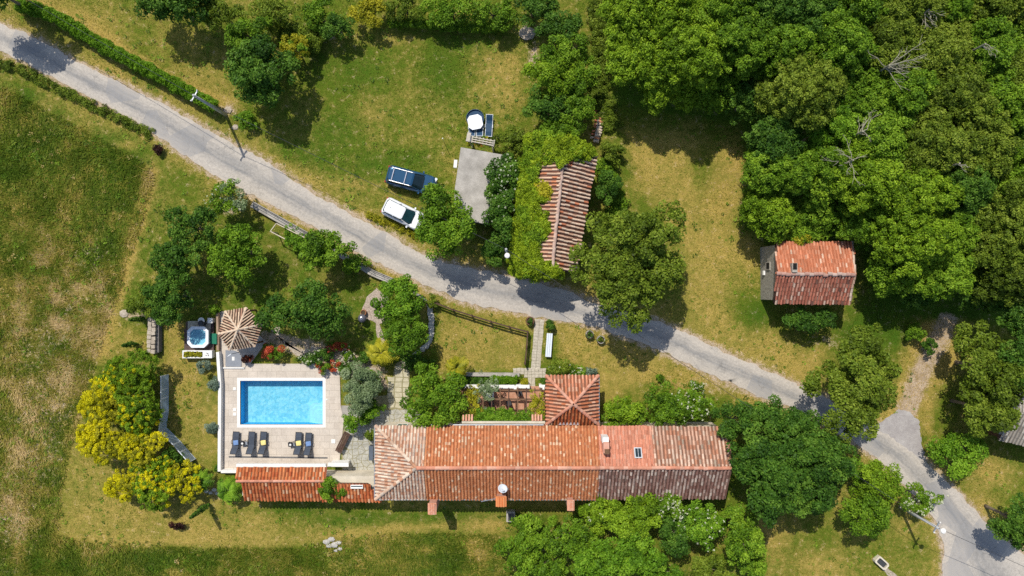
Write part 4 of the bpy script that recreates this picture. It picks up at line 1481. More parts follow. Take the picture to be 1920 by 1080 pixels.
def tree(name, label, px, py, rpx, h, kind, cat="tree", rpy=None, group=None, clump=None, size=None, cover=1.75, trunk=True, blossom=0, sec=None, lobes=None, tvar=False):
    """crown traced at its own height: px, py crown centre, rpx/rpy crown radii in photo pixels, h full height in metres"""
    SEED[0] += 1
    r = np.random.default_rng(SEED[0])
    rpy = rpy or rpx
    big = h > 2.2
    zc = h * (.62 if big else .45)
    k = (H - zc) / F
    rx, ry = rpx * k * .95, rpy * k * .93
    rz = (h - zc) * (.92 if big else 1.0)
    if big:
        rz = min(rz, max(rx, ry) * 1.05)
        zc = h - rz * 1.02
    c = W(px, py, zc)
    Rm = math.sqrt(rx * ry)
    clump = clump or float(np.clip(.16 * Rm + .16, .16, .75))
    size = size or float(np.clip(.035 * Rm + .13, .11, .27))
    root = thing(name, label, cat, (c.x, c.y, 0), 0, group)
    C, R, T, LC = crown_clumps(np.array(c), rx, ry, rz, clump, r, lobes)
    if tvar:
        T = np.clip(T * 1.15 + r.normal(.06, .12), 0, 1)
    C[:, 2] = np.maximum(C[:, 2], R * .4 + .02)
    if sec is None:
        foliage("crown" if big else "foliage", kind, C, R, T, size, cover, r, root)
    else:
        k2, frac, fn = sec
        m = fn(C, c, rx, ry, r) if fn else r.random(len(C)) < frac
        if (~m).any():
            foliage("crown" if big else "foliage", kind, C[~m], R[~m], T[~m], size, cover, r, root)
        if m.any():
            foliage("blossom", k2, C[m], R[m] * (.95 if fn else .8), T[m], size * .9, cover * 1.05, r, root)
    if blossom:
        top = C[C[:, 2] > zc]
        sel = top[r.integers(0, len(top), blossom)]
        pts = sel + np.stack([r.normal(0, .25, blossom), r.normal(0, .25, blossom), np.full(blossom, clump * .8)], -1)
        foliage("blossom", 'white', pts, np.full(blossom, .09), r.random(blossom) * .7, .085, .9, r, root)
    if trunk and big:
        mb = MB()
        tr = .07 + .035 * Rm
        top = Vector((c.x + r.normal(0, .15), c.y + r.normal(0, .15), zc))
        mid = Vector((c.x + r.normal(0, .1), c.y + r.normal(0, .1), zc * .5))
        mb.tube([(c.x, c.y, -.1), (c.x, c.y, .3), tuple(mid), tuple(top)], [tr * 1.4, tr * 1.1, tr * .85, tr * .5], 8)
        for l in LC[: min(7, len(LC))]:
            e = Vector(l)
            s = mid.lerp(top, r.random() * .8)
            md_ = s.lerp(e, .5) + Vector((0, 0, .15))
            mb.tube([tuple(s), tuple(md_), tuple(e)], [tr * .5, tr * .33, tr * .12], 5)
        mb.build("trunk", BARK, root, smooth=True, world=True)
    elif not big:
        MB().tube([(0, 0, -.05), (0, 0, h * .5)], [.05, .03], 5).build("stem", BARK, root)
    return root


# ---- the wood, by rows from the top edge: (px, py, r, height, kind)
WOOD = [
    [(1185, 30, 64, 8.5, 'lime'), (1272, 22, 62, 9, 'lime'), (1352, 18, 58, 9.5, 'mid'), (1432, 12, 58, 9.5, 'dark'), (1510, 22, 64, 10, 'dark'), (1600, 18, 62, 10, 'mid'),
     (1682, 26, 62, 10.5, 'olive'), (1762, 20, 62, 10, 'mid'), (1845, 18, 62, 10.5, 'olive'), (1918, 52, 56, 10, 'mid')],
    [(1200, 108, 66, 7.5, 'lime'), (1292, 108, 64, 9, 'lime'), (1378, 82, 62, 9.5, 'mid'), (1462, 98, 62, 9.5, 'mid'), (1558, 92, 64, 10.5, 'mid'), (1648, 92, 58, 10, 'olive'),
     (1742, 105, 66, 10.5, 'olive'), (1830, 105, 66, 10.5, 'mid'), (1908, 148, 60, 10, 'olive')],
    [(1250, 150, 58, 6, 'lime'), (1345, 150, 60, 6, 'mid'), (1408, 184, 50, 6, 'dark'), (1492, 178, 74, 10, 'olive'), (1600, 185, 58, 9, 'mid'), (1688, 178, 62, 10, 'mid'),
     (1775, 188, 66, 10.5, 'olive'), (1858, 205, 62, 10, 'mid'), (1918, 245, 56, 9.5, 'dark')],
    [(1447, 262, 52, 7.5, 'dark'), (1556, 240, 52, 8.5, 'bright'), (1640, 268, 62, 9.5, 'mid'), (1728, 272, 66, 10, 'olive'), (1825, 282, 66, 10, 'olive'), (1905, 325, 60, 9.5, 'mid')],
    [(1440, 318, 50, 7, 'mid'), (1525, 322, 56, 8, 'mid'), (1605, 338, 64, 9, 'lime'), (1694, 362, 70, 9.5, 'lime'), (1795, 355, 56, 9, 'dark')],
    [(1438, 398, 54, 5.5, 'lime'), (1525, 402, 52, 5.0, 'mid'), (1612, 412, 58, 6.0, 'mid'), (1700, 448, 66, 9, 'lime'), (1785, 430, 50, 8, 'mid'), (1872, 405, 76, 9.5, 'olive')],
    [(1680, 505, 58, 6, 'mid'), (1765, 505, 50, 7.5, 'mid'), (1885, 492, 72, 9, 'olive'), (1716, 540, 40, 4.0, 'dark'), (1838, 548, 46, 4.5, 'dark'), (1902, 580, 50, 7, 'dark')],
]
ORD = ["first", "second", "third", "fourth", "fifth", "sixth", "seventh", "eighth", "ninth", "tenth"]
ROWN = ["top row", "second row", "third row", "fourth row", "fifth row", "sixth row", "bottom row"]
KADJ = {'lime': "light yellow-green", 'mid': "mid green", 'dark': "dark green", 'olive': "olive green", 'bright': "bright green"}
for ri, row in enumerate(WOOD):
    for ci, (px, py, rp, h, kd_) in enumerate(sorted(row)):
        tree("woodland_tree", f"{KADJ[kd_]} tree, {ORD[ci]} from left in the {ROWN[ri]} of the wood", px, py, rp, h, kd_, group="trees of the wood",
             clump=.37, size=.18, cover=1.5, lobes=int(12 + rp / 8), tvar=True)

# ---- single trees and shrubs: name, label, px, py, rx, ry, h, kind, extra
PL = [
    ("broadleaf_tree", "dark green tree cut by the top left corner, shading the end of the road", -14, -22, 62, 50, 7.5, 'dark', {}),
    ("broadleaf_tree", "dark green tree cut by the top edge, its round shadow on the grass below", 326, 6, 82, 46, 5.5, 'dark', {}),
    ("broadleaf_tree", "tall dark green tree left of the big lawn casting a long shadow on it", 488, 140, 58, 72, 5.8, 'dark', {}),
    ("shrub", "mid green bush on the upper left side of the tall dark lawn tree", 470, 72, 44, 34, 4.5, 'mid', {}),
    ("shrub", "yellowish shrub just right of the tall dark lawn tree", 552, 92, 34, 26, 3, 'gold', {'sec': ('mid', .5, None)}),
    ("shrub", "olive shrub by the top edge left of the lawn hedge row", 418, 28, 42, 36, 3.6, 'olive', {}),
    ("shrub", "olive yellow shrub by the top edge above the yellowish shrub", 515, 28, 46, 32, 3.2, 'olive', {}),
    ("shrub", "dark green round bush at the top left corner of the big lawn", 632, 50, 34, 26, 2.6, 'dark', {}),
    ("shrub", "mid green bush by the top edge left of the gold bush", 598, 26, 40, 28, 2.8, 'mid', {}),
    ("shrub", "golden yellow bush at the top edge above the big lawn", 698, 24, 42, 28, 2.6, 'gold', {}),
    ("shrub", "olive bush at the top edge right of the golden bush", 762, 18, 36, 26, 2.4, 'olive', {}),
    ("shrub", "large mid green bush in the hedge row along the top of the lawn", 846, 20, 56, 34, 2.6, 'mid', {}),
    ("shrub", "mid green bush in the hedge row left of the bare earth mound", 925, 28, 44, 30, 2.5, 'mid', {}),
    ("shrub", "dark green bush at the top edge above the bare earth mound", 1000, 14, 44, 30, 3.0, 'dark', {}),
    ("shrub", "dark green bush right of the bare earth mound", 1052, 45, 42, 40, 3.4, 'dark', {}),
    ("shrub", "mid green thicket bush, topmost in the column right of the lawn", 1052, 102, 44, 38, 4.5, 'mid', {}),
    ("shrub", "large light green thicket bush in the middle of the column right of the lawn", 1036, 148, 48, 40, 4.5, 'lime', {}),
    ("shrub", "mid green thicket bush beside the light green one, nearer the dry field", 1086, 150, 34, 40, 4, 'mid', {}),
    ("shrub", "dark green thicket bush left of the row of loose tiles", 1030, 204, 42, 38, 4, 'dark', {}),
    ("shrub", "mid green thicket bush touching the row of loose tiles", 1082, 204, 34, 36, 3.6, 'mid', {}),
    ("shrub", "mid green thicket bush just above the ivy on the barn", 1052, 242, 46, 24, 3.6, 'mid', {}),
    ("shrub", "olive bush right of the loungers by the garage", 962, 262, 34, 26, 2.6, 'olive', {}),
    ("shrub", "dark green bush against the right wall of the ivy barn", 1138, 352, 26, 34, 3, 'dark', {}),
    ("shrub", "low olive bush at the foot of the row of loose tiles", 1146, 292, 20, 26, 1.6, 'olive', {}),
    ("broadleaf_tree", "round dark green tree between the white car and the concrete garage", 832, 420, 60, 66, 6, 'mid', {}),
    ("broadleaf_tree", "white flecked tree covering the right side of the garage roof", 947, 335, 34, 46, 4.8, 'dark', {'blossom': 70}),
    ("broadleaf_tree", "dark tree between the garage and the ivy barn", 938, 402, 31, 52, 5.0, 'dark', {'blossom': 12}),
    ("shrub", "dark bush at the road edge beside the ivy barn", 935, 470, 32, 28, 3, 'dark', {}),
    ("walnut_tree", "very large round olive green tree between the ivy barn and the dry field", 1187, 490, 108, 108, 9.5, 'olive', {'clump': .6, 'size': .25}),
    ("shrub", "leafy bush growing against the shaded front of the stone barn", 1514, 600, 46, 28, 3, 'dark', {}),
    ("shrub", "yellow-green bush touching the top eave of the stone barn", 1495, 446, 34, 18, 4, 'gold', {'sec': ('mid', .5, None)}),
    ("shrub", "small green bush beside the dirt track", 1712, 622, 18, 18, 1.6, 'mid', {}),
    ("shrub", "tiny green bush left of the top of the dirt track", 1738, 648, 14, 14, 1.2, 'dark', {}),
    ("broadleaf_tree", "large olive green tree over the road left of the dirt track", 1603, 706, 82, 94, 7.5, 'olive', {'clump': .6, 'size': .25}),
    ("broadleaf_tree", "large olive green tree right of the dirt track", 1856, 690, 68, 72, 7.0, 'olive', {'clump': .6, 'size': .25}),
    ("broadleaf_tree", "olive green tree between the dirt track and the wooden hut", 1842, 766, 54, 44, 6.5, 'olive', {}),
    ("broadleaf_tree", "dark olive tree at the right edge above the wooden hut", 1905, 668, 46, 62, 7.5, 'dark', {}),
    ("shrub", "round bright green bush left of the wooden hut", 1795, 842, 50, 50, 3.0, 'bright', {}),
    ("broadleaf_tree", "dark green tree cut by the right edge, shading the road below", 1905, 975, 42, 48, 6, 'dark', {}),
    # round the farmhouse
    ("shrub", "light green bush just right of the porch", 1172, 772, 46, 34, 3.4, 'lime', {}),
    ("shrub", "mid green bush, middle of the three along the north roof edge", 1234, 762, 46, 40, 3.8, 'mid', {}),
    ("shrub", "green bush with white flower heads by the north roof edge", 1294, 756, 44, 40, 3.6, 'mid', {'blossom': 90}),
    ("broadleaf_tree", "dark green tree at the north-east corner of the farmhouse roof", 1378, 782, 46, 40, 5.5, 'dark', {}),
    ("broadleaf_tree", "dark green tree at the roadside above the largest dark tree", 1450, 792, 62, 44, 6.5, 'dark', {}),
    ("broadleaf_tree", "largest dark green tree, beside the east end of the farmhouse", 1428, 872, 76, 84, 8, 'dark', {'clump': .62, 'size': .25}),
    ("broadleaf_tree", "dark green tree right of the largest dark tree, near the road", 1520, 850, 64, 62, 7.5, 'dark', {}),
    ("broadleaf_tree", "dark green tree below right of the largest dark tree over the lawn", 1502, 915, 58, 48, 7, 'dark', {}),
    ("shrub", "yellow-green bush on the road verge right of the dark trees", 1600, 878, 32, 26, 3, 'bright', {}),
    ("broadleaf_tree", "light green tree by the road left of the lower utility pole", 1640, 905, 48, 44, 4.5, 'lime', {}),
    ("broadleaf_tree", "mid green tree standing on the lawn left of the lower utility pole", 1618, 960, 46, 48, 4.5, 'mid', {}),
    ("shrub", "pale flowered bush over the road edge beside the lower utility pole", 1722, 936, 36, 26, 2.6, 'mid', {'blossom': 60}),
    # below the farmhouse
    ("shrub", "light green bush under the south-east roof edge, next to the third chimney", 1128, 958, 34, 40, 4.2, 'lime', {'blossom': 14}),
    ("broadleaf_tree", "light green tree under the south roof edge between two white flowered bushes", 1188, 962, 48, 46, 5, 'lime', {}),
    ("shrub", "green bush full of white flower heads at the south roof edge", 1244, 942, 40, 28, 4.4, 'mid', {'blossom': 110}),
    ("shrub", "dark green bush below the white flowered roof edge bush", 1268, 996, 52, 40, 4, 'dark', {}),
    ("broadleaf_tree", "bright green tree with white flowers along its right side", 1316, 974, 42, 44, 4.8, 'bright', {'blossom': 60}),
    ("shrub", "mid green bush, leftmost of the thicket below the farmhouse", 990, 1018, 54, 46, 3.4, 'mid', {}),
    ("shrub", "dark green bush in the upper middle of the thicket below the farmhouse", 1062, 1004, 54, 36, 3.6, 'mid', {}),
    ("shrub", "mid green bush cut by the bottom edge on the left of the thicket", 1010, 1064, 66, 34, 3.2, 'mid', {}),
    ("broadleaf_tree", "bright green tree cut by the bottom edge, centre of the thicket", 1116, 1052, 56, 42, 4.5, 'bright', {}),
    ("broadleaf_tree", "large bright green tree in the thicket, right of centre", 1188, 1030, 58, 46, 5, 'bright', {}),
    ("shrub", "bright green bush cut by the bottom edge below the dark bush", 1236, 1070, 44, 28, 3.6, 'bright', {}),
    ("shrub", "dark olive bush by the bottom edge around the bare patch", 1318, 1062, 54, 26, 2.6, 'olive', {}),
    ("broadleaf_tree", "mid green tree at the right end of the thicket", 1388, 1000, 44, 52, 4.8, 'mid', {}),
    ("shrub", "mid green bush below the right end tree of the thicket", 1406, 1050, 34, 34, 3.4, 'mid', {}),
    # pool garden
    ("broadleaf_tree", "dark green tree at the top of the garden hedge group", 362, 428, 44, 44, 4.8, 'dark', {}),
    ("broadleaf_tree", "dark green tree in the middle of the garden hedge group", 334, 492, 48, 50, 5, 'dark', {}),
    ("broadleaf_tree", "dark green tree at the bottom of the garden hedge group, above the stone steps", 318, 556, 46, 44, 4.8, 'dark', {}),
    ("shrub", "olive bush on the field side of the garden hedge group", 276, 566, 34, 34, 2.4, 'olive', {}),
    ("shrub", "grey-green bush with pale flowers at the end of the roadside wall", 432, 372, 46, 34, 3, 'mid', {'blossom': 26, 'sec': ('grey', .5, None)}),
    ("broadleaf_tree", "round mid green garden tree left of the trellis", 450, 470, 52, 62, 4.6, 'mid', {}),
    ("broadleaf_tree", "mid green garden tree overlapping the roadside wall", 608, 466, 48, 42, 4.5, 'mid', {}),
    ("shrub", "small mid green bush against the roadside wall below the overlapping tree", 668, 496, 26, 18, 2.2, 'mid', {}),
    ("broadleaf_tree", "widest garden tree, dark green, right of the gazebo", 578, 580, 76, 60, 5.0, 'dark', {'size': .23}),
    ("broadleaf_tree", "bright green tree over the gravel circle near the road", 754, 566, 44, 46, 4.6, 'bright', {}),
    ("broadleaf_tree", "bright green tree over the gravel circle, on the stone edging side", 762, 622, 44, 46, 4.8, 'mid', {}),
    ("broadleaf_tree", "broad dark green tree at the west end of the pergola", 812, 742, 66, 60, 4.6, 'mid', {}),
    ("olive_tree", "grey-green olive tree beside the pool terrace", 678, 730, 43, 46, 3.4, 'grey', {'size': .14}),
    ("shrub", "white flowered bush between the olive tree and the flagstone path", 690, 706, 26, 16, 1.4, 'mid', {'blossom': 40}),
    ("shrub", "bright green bush just below the olive tree", 694, 762, 26, 22, 2, 'bright', {}),
    ("shrub", "bright green bush beside the wooden bench", 664, 788, 24, 22, 1.8, 'bright', {}),
    ("shrub", "small round bush by the west wall of the farmhouse", 696, 814, 11, 11, 1.2, 'olive', {}),
    ("shrub", "bushy green tree leaning over the orange pool house roof", 620, 912, 25, 27, 3.6, 'mid', {'size': .15}),
    ("shrub", "dark green bush behind the pale flowers by the terrace", 588, 672, 26, 16, 1.0, 'dark', {'blossom': 22}),
    ("shrub", "round dark green bush below the garden lawn", 680, 672, 14, 11, 1.0, 'dark', {}),
    ("shrub", "small dark green bush beside the lower red flower bed", 648, 690, 13, 13, .9, 'dark', {'blossom': 8}),
    ("shrub", "small dark green bush between the red flowers and the pale path", 612, 666, 16, 9, .8, 'dark', {}),
    ("shrub", "small white flowered bush under the upper red flower bed", 652, 666, 14, 9, .8, 'mid', {'blossom': 26}),
    ("shrub", "dark leafy bush at the end of the stone edging", 782, 676, 26, 18, 1.6, 'dark', {}),
    ("shrub", "yellow-green bush left of the porch roof corner", 1050, 690, 24, 18, 1.9, 'olive', {'blossom': 8}),
    ("shrub", "white flowered bush at the top edge of the porch roof", 1082, 696, 18, 12, 1.3, 'mid', {'blossom': 30}),
    ("shrub", "small bluish bush at the top right corner of the porch roof", 1106, 697, 11, 10, 1.0, 'blue', {}),
    ("clipped_ball", "round clipped dark bush at the top end of the white bench", 1032, 610, 8, 8, 1.0, 'dark', {'size': .11}),
    ("clipped_ball", "round grey-blue shrub below the yellow flower box", 385, 684, 12, 12, 1.1, 'blue', {'size': .11}),
    ("clipped_ball", "round grey-blue shrub against the white wall beside the pool", 402, 718, 11, 11, 1.0, 'blue', {'size': .11}),
    ("clipped_ball", "round grey-blue shrub against the white wall beside the first lounger", 401, 800, 11, 11, 1.0, 'blue', {'size': .11}),
    ("clipped_ball", "tiny dark bush at the lower end of the white wall", 409, 878, 5, 5, .5, 'dark', {'size': .1}),
    ("shrub", "small green bush at the upper left foot of the gazebo", 402, 580, 9, 9, .9, 'mid', {}),
    ("shrub", "low brown-red bush by the outdoor shower", 464, 672, 8, 7, .8, 'maroon', {'sec': ('red', .4, None)}),
    ("shrub", "red flowering bed under the widest garden tree, next to the gazebo", 516, 660, 38, 15, 1.2, 'red', {'sec': ('mid', .55, None), 'size': .13}),
    ("shrub", "red flowering bush between the two pale garden paths", 630, 649, 25, 12, 1.0, 'red', {'sec': ('mid', .5, None), 'size': .13}),
    ("shrub", "red flowering bush at the top right corner of the pool terrace", 618, 687, 24, 14, 1.0, 'red', {'sec': ('mid', .45, None), 'size': .13}),
    ("shrub", "low dark maroon bush lying on the lower lawn", 332, 984, 17, 6, .8, 'maroon', {'size': .12}),
    ("shrub", "small dark round bush at the edge of the mown strip by the road", 297, 281, 9, 8, .7, 'maroon', {'size': .12}),
    ("shrub", "low green tuft on the lawn above the white flowered roof bush", 1237, 708, 7, 5, .5, 'mid', {}),
    ("shrub", "bright green tuft of plants on the lawn beside the tall lawn tree", 466, 226, 18, 18, 1.2, 'bright', {}),
    ("shrub", "small bush over the roadside end of the wood fence", 812, 566, 12, 10, 1.2, 'olive', {}),
]
for (nm, lb, px, py, rx, ry, h, kd_, ex) in PL:
    ct = {"shrub": "shrub", "clipped_ball": "shrub"}.get(nm, "tree")
    tree(nm, lb, px, py, rx, h, kd_, ct, rpy=ry, **ex)

# broom: a wide dark green bush with big yellow flower masses on its outer side
def broom(label, px, py, rx, ry, h, mix, seed):
    def fn(C, c, rx_, ry_, r):
        d = ((C[:, 0] - c.x) / rx_) * mix[0] + ((C[:, 1] - c.y) / ry_) * mix[1]
        return d + r.normal(0, .5, len(C)) > mix[2]
    return tree("broom_bush", label, px, py, rx, h, 'gold' if label.startswith('yellow') else 'lime', "shrub", rpy=ry, sec=('broom', 0, fn), size=.13, clump=.21, group="flowering broom bushes by the panel fence")


broom("dark green upper part of the broom thicket with little yellow", 242, 706, 60, 44, 3.6, (-.8, -.6, .45), 1)
broom("yellow broom bush at the left tip of the thicket", 196, 822, 56, 48, 3.4, (-.8, -.1, -.25), 2)
broom("yellow broom bush on the upper left side of the thicket", 200, 756, 50, 44, 3.4, (-.9, .1, -.2), 3)
broom("green broom bush next to the panel fence", 264, 768, 38, 58, 3.8, (-.5, -.5, .55), 4)
broom("yellow broom bush in the middle of the thicket, left of the fence bend", 262, 838, 46, 40, 3.6, (-.3, .5, -.1), 5)
broom("green and yellow broom bush filling the gap above the lowest bushes", 290, 872, 48, 30, 3.0, (-.2, .2, .15), 9)
broom("yellow broom bush in the lower left of the thicket", 236, 906, 44, 38, 3.0, (-.7, .1, -.3), 6)
broom("green and yellow broom bush at the bottom of the thicket", 296, 912, 46, 46, 3.2, (.5, .7, .25), 7)
broom("yellow broom bush at the lower right end of the thicket", 344, 902, 38, 40, 2.8, (.2, -.1, -.1), 8)
tree("shrub", "dark green bush hugging the lower panels of the fence", 322, 858, 22, 2.2, 'dark', "shrub", rpy=20)


# palms: fans of arched fronds
def palm(label, px, py, rpx, h, kind, nf=22, seed=0):
    r = np.random.default_rng(seed)
    c = W(px, py, h * .8)
    root = thing("palm", label, "palm", (c.x, c.y, 0))
    R = rpx * (H - h) / F
    V, T = [], []
    for i in range(nf):
        th = 2 * math.pi * i / nf + r.normal(0, .2)
        el = r.uniform(.1, .9)
        Ls = R * (1.05 - .35 * el) * (.85 + .3 * r.random())
        d = np.array([math.cos(th), math.sin(th), 0])
        s = np.array([-math.sin(th), math.cos(th), 0])
        ct = r.random()
        for j in range(9):
            t = (j + 1) / 9
            p = np.array([0, 0, h * .72]) + d * Ls * t + np.array([0, 0, h * .35 * (el * math.sin(t * 2.6) - .35 * t * t)])
            wl_ = .42 * R * (1 - abs(t - .45)) * .75
            for sg in (-1, 1):
                e = p + s * sg * wl_ + d * wl_ * .55 + np.array([0, 0, -.08])
                w = d * .055
                V += [p - w, p + w, e + w * .4, e - w * .4]
                T.append(np.clip(.6 * ct + .4 * r.random(), 0, 1))
    V = np.array(V)
    np_mesh("fronds", V, np.arange(len(V)).reshape(-1, 4), LEAF[kind], root, face_f=np.array(T))
    MB().tube([(0, 0, -.1), (0, 0, h * .74)], [.14, .10], 8).build("trunk", BARK, root)
    return root


palm("bright green palm between the broom thicket and the pool house", 428, 920, 26, 2.2, 'bright', 24, 1)
palm("yellow-green palm at the lower corner of the garden lawn", 714, 662, 28, 2.6, 'gold', 26, 2)
palm("yellow-green palm beside the terrace hedge", 856, 690, 22, 2.8, 'gold', 24, 3)
palm("small bright green palm right of the broom thicket", 376, 902, 22, 2.0, 'bright', 20, 4)


def cypress(label, bx, by, h, rad, seed):
    r = np.random.default_rng(seed)
    b = W(bx, by, 0)
    root = thing("cypress", label, "tree", b, group="slender cypresses on the left lawns")
    n = int(h * 26)
    t = r.random(n)
    th = r.uniform(0, 6.28, n)
    rr = rad * np.minimum(1, 4 * t) * (1 - t) ** .6 * (.6 + .4 * r.random(n))
    C = np.stack([b.x + rr * np.cos(th), b.y + rr * np.sin(th), .1 + t * (h - .15)], -1)
    foliage("crown", 'dark', C, np.full(n, .13), r.random(n), .12, 1.3, r, root)
    MB().tube([(0, 0, -.1), (0, 0, h * .9)], [.06, .02], 6).build("trunk", BARK, root)


cypress("tallest slender cypress on the lower lawn below the broom thicket", 393, 945, 3.9, .30, 1)
cypress("slender cypress left of the bottom end of the stone steps", 257, 644, 2.5, .30, 2)
cypress("slender cypress left of the top end of the stone steps", 272, 597, 2.7, .26, 3)


def strip_hedge(name, label, pl, wpx, h, kind, n, clump, size, seed, cover=1.3, cat="hedge", wob=.2):
    r = np.random.default_rng(seed)
    P = resample(pl, 400)
    i = r.integers(0, 399, n)
    t = r.random(n)[:, None]
    p = P[i] * (1 - t) + P[i + 1] * t
    d = P[i + 1] - P[i]
    nrm = unit(np.stack([-d[:, 1], d[:, 0]], -1))
    off = r.uniform(-1, 1, n) * (.78 + .45 * np.abs(np.sin(i * .11 + seed)) * np.abs(np.sin(i * .043)))
    p = p + nrm * (off * wpx / 2)[:, None]
    z = h * (.25 + .75 * r.random(n) ** .5) * (1 - wob * r.random(n)) * (1 - .35 * np.abs(off) ** 3)
    k = (H - z) / F
    C = np.stack([(p[:, 0] - 960) * k, (540 - p[:, 1]) * k, np.maximum(z - clump * .5, .08)], -1)
    root = thing(name, label, cat, (float(C[:, 0].mean()), float(C[:, 1].mean()), 0))
    foliage("foliage", kind, C, np.full(n, clump) * (.7 + .6 * r.random(n)), r.random(n), size, cover, r, root)
    return root


strip_hedge("clipped_hedge", "long bright green clipped hedge along the upper side of the road", [(30, 10), (60, 14), (110, 34), (200, 90), (300, 143), (402, 200)], 21, 1.7, 'hedge', 3400, .20, .13, 1, 1.2)
strip_hedge("verge_shrubs", "sparse low olive green shrub row along the lower side of the road", [(-20, 112), (40, 132), (90, 158), (160, 190), (230, 226), (285, 252)], 17, .5, 'olive', 190, .26, .12, 2)
strip_hedge("box_hedge", "small clipped box hedge beside the white terrace wall", [(922, 713), (970, 713)], 15, 1.0, 'hedge', 300, .16, .10, 3)
strip_hedge("box_hedge", "dark clipped box hedge under the grey terrace wall, left of the small one", [(868, 713), (915, 714)], 12, .8, 'dark', 200, .16, .10, 4)
strip_hedge("verge_grass", "tufted weeds along the big lawn between the cars and the road", [(690, 402), (720, 416), (760, 432), (785, 446)], 12, .35, 'gold', 90, .18, .13, 5, cat="weeds")
strip_hedge("verge_bush", "wild olive green growth between the tall tree and the yellowish shrub", [(520, 60), (570, 64), (600, 80)], 34, 1.8, 'olive', 260, .34, .17, 6, cat="shrub")
strip_hedge("verge_bush", "low wild growth in the gap below the top edge hedge bushes", [(730, 40), (800, 44), (880, 50), (950, 48)], 14, 1.4, 'mid', 260, .3, .15, 7, cat="shrub")
strip_hedge("verge_bush", "rough green growth between the wood and the thicket column", [(1120, 0), (1128, 80), (1120, 170), (1150, 240)], 36, .7, 'olive', 420, .28, .15, 8, cat="shrub")
strip_hedge("verge_bush", "rough growth along the right wall of the ivy barn down to the walnut", [(1128, 300), (1150, 350), (1165, 395), (1130, 420)], 30, 1.0, 'mid', 260, .3, .15, 9, cat="shrub")


# ivy over the barn
def ivy(label, polys, n, seed, kind='ivy', hfun=None, yellow=0):
    r = np.random.default_rng(seed)
    xs = [p[0] for pl in polys for p in pl]
    ys = [p[1] for pl in polys for p in pl]
    x = r.uniform(min(xs), max(xs), n * 3)
    y = r.uniform(min(ys), max(ys), n * 3)
    ok = np.zeros(len(x), bool)
    for pl in polys:
        ok |= inside(x, y, pl)
    x, y = x[ok][:n], y[ok][:n]
    x, y = x + r.normal(0, 3.2, len(x)), y + r.normal(0, 3.2, len(x))
    z = hfun(x, y) + r.uniform(0, .35, len(x)) + .25 * np.sin(x * .12) * np.cos(y * .1)
    k = (H - z) / F
    C = np.stack([(x - 960) * k, (540 - y) * k, z], -1)
    root = thing("ivy", label, "climbing plant", (float(C[:, 0].mean()), float(C[:, 1].mean()), 0))
    ym = r.random(len(x)) < .0
    if yellow:
        ym = (blob(x, y, 1016, 348, 14, 8) + blob(x, y, 1026, 365, 14, 8)) > .35
    gm = ~ym & (vnoise(C[:, 0], C[:, 1], 1.1, 3) + r.normal(0, .12, len(x)) > .70)
    ym2 = ym | gm
    foliage("foliage", kind, C[~ym2], .12 + .22 * r.random((~ym2).sum()), r.random((~ym2).sum()), .15, 1.6, r, root)
    foliage("green_leaves", 'lime', C[gm], .12 + .22 * r.random(gm.sum()), r.random(gm.sum()), .15, 1.6, r, root)
    if ym.any():
        foliage("yellow_leaves", 'gold', C[ym], np.full(ym.sum(), .24), r.uniform(.6, 1, ym.sum()), .17, 1.5, r, root)
    return root


def barn_h(x, y):
    rx_ = 1057 + (y - 285) * (1035 - 1057) / 223.0
    t = np.clip((rx_ - x) / 72.0, -1.2, 1.3)
    return np.where(t >= 0, 5.28 - 1.2 * t, 5.28 + 1.2 * t) - np.clip((x < 975) * (975 - x) * .06, 0, 2.2) - np.clip((y - 508) * .06, 0, 2) * (y > 508)


ivy("yellow-green ivy mat over the left side and both ends of the barn roof", [
    [(985, 258), (1010, 250), (1050, 256), (1085, 262), (1112, 276), (1116, 291), (1090, 294), (1062, 300), (1052, 312), (1020, 306), (1006, 302), (984, 300)],
    [(978, 290), (1008, 300), (1008, 338), (1020, 344), (1034, 358), (1030, 372), (1008, 378), (1004, 395), (1024, 405), (1028, 425), (1018, 440), (1006, 462), (1006, 488), (1030, 494), (1050, 508), (1050, 516), (1010, 520), (962, 516), (956, 490), (962, 440), (968, 380), (972, 320)]],
    2600, 9, hfun=barn_h, yellow=1)


# bare dead branches in the wood
def bare(label, px, py, h, rad, n, seed, dirs=None):
    r = np.random.default_rng(seed)
    b = W(px, py, h)
    root = thing("bare_tree", label, "tree", (b.x, b.y, 0), group="bare trees in the wood")
    mb = MB()
    mb.tube([(0, 0, -.1), (0.1, 0, h * .5), (0, 0, h)], [.16, .12, .07], 7)
    for i in range(n):
        th = (dirs[0] + r.normal(0, dirs[1])) if dirs else r.uniform(0, 6.28)
        L_ = rad * r.uniform(.5, 1.1)
        pts = [Vector((0, 0, h - r.uniform(0, .8)))]
        d = Vector((math.cos(th), math.sin(th), r.uniform(.05, .35)))
        for k in range(5):
            pts.append(pts[-1] + d * L_ / 5 + Vector((r.normal(0, .1), r.normal(0, .1), r.normal(0, .06))))
        mb.tube(pts, list(np.linspace(.042, .012, 6)), 4)
        for k in (2, 3, 4):
            q = pts[k]
            a = th + r.choice([-1, 1]) * r.uniform(.4, .9)
            e = q + Vector((math.cos(a), math.sin(a), .2)) * L_ * r.uniform(.2, .35)
            mb.tube([q, e], [.02, .009], 4)
    mb.build("branches", BARE, root)


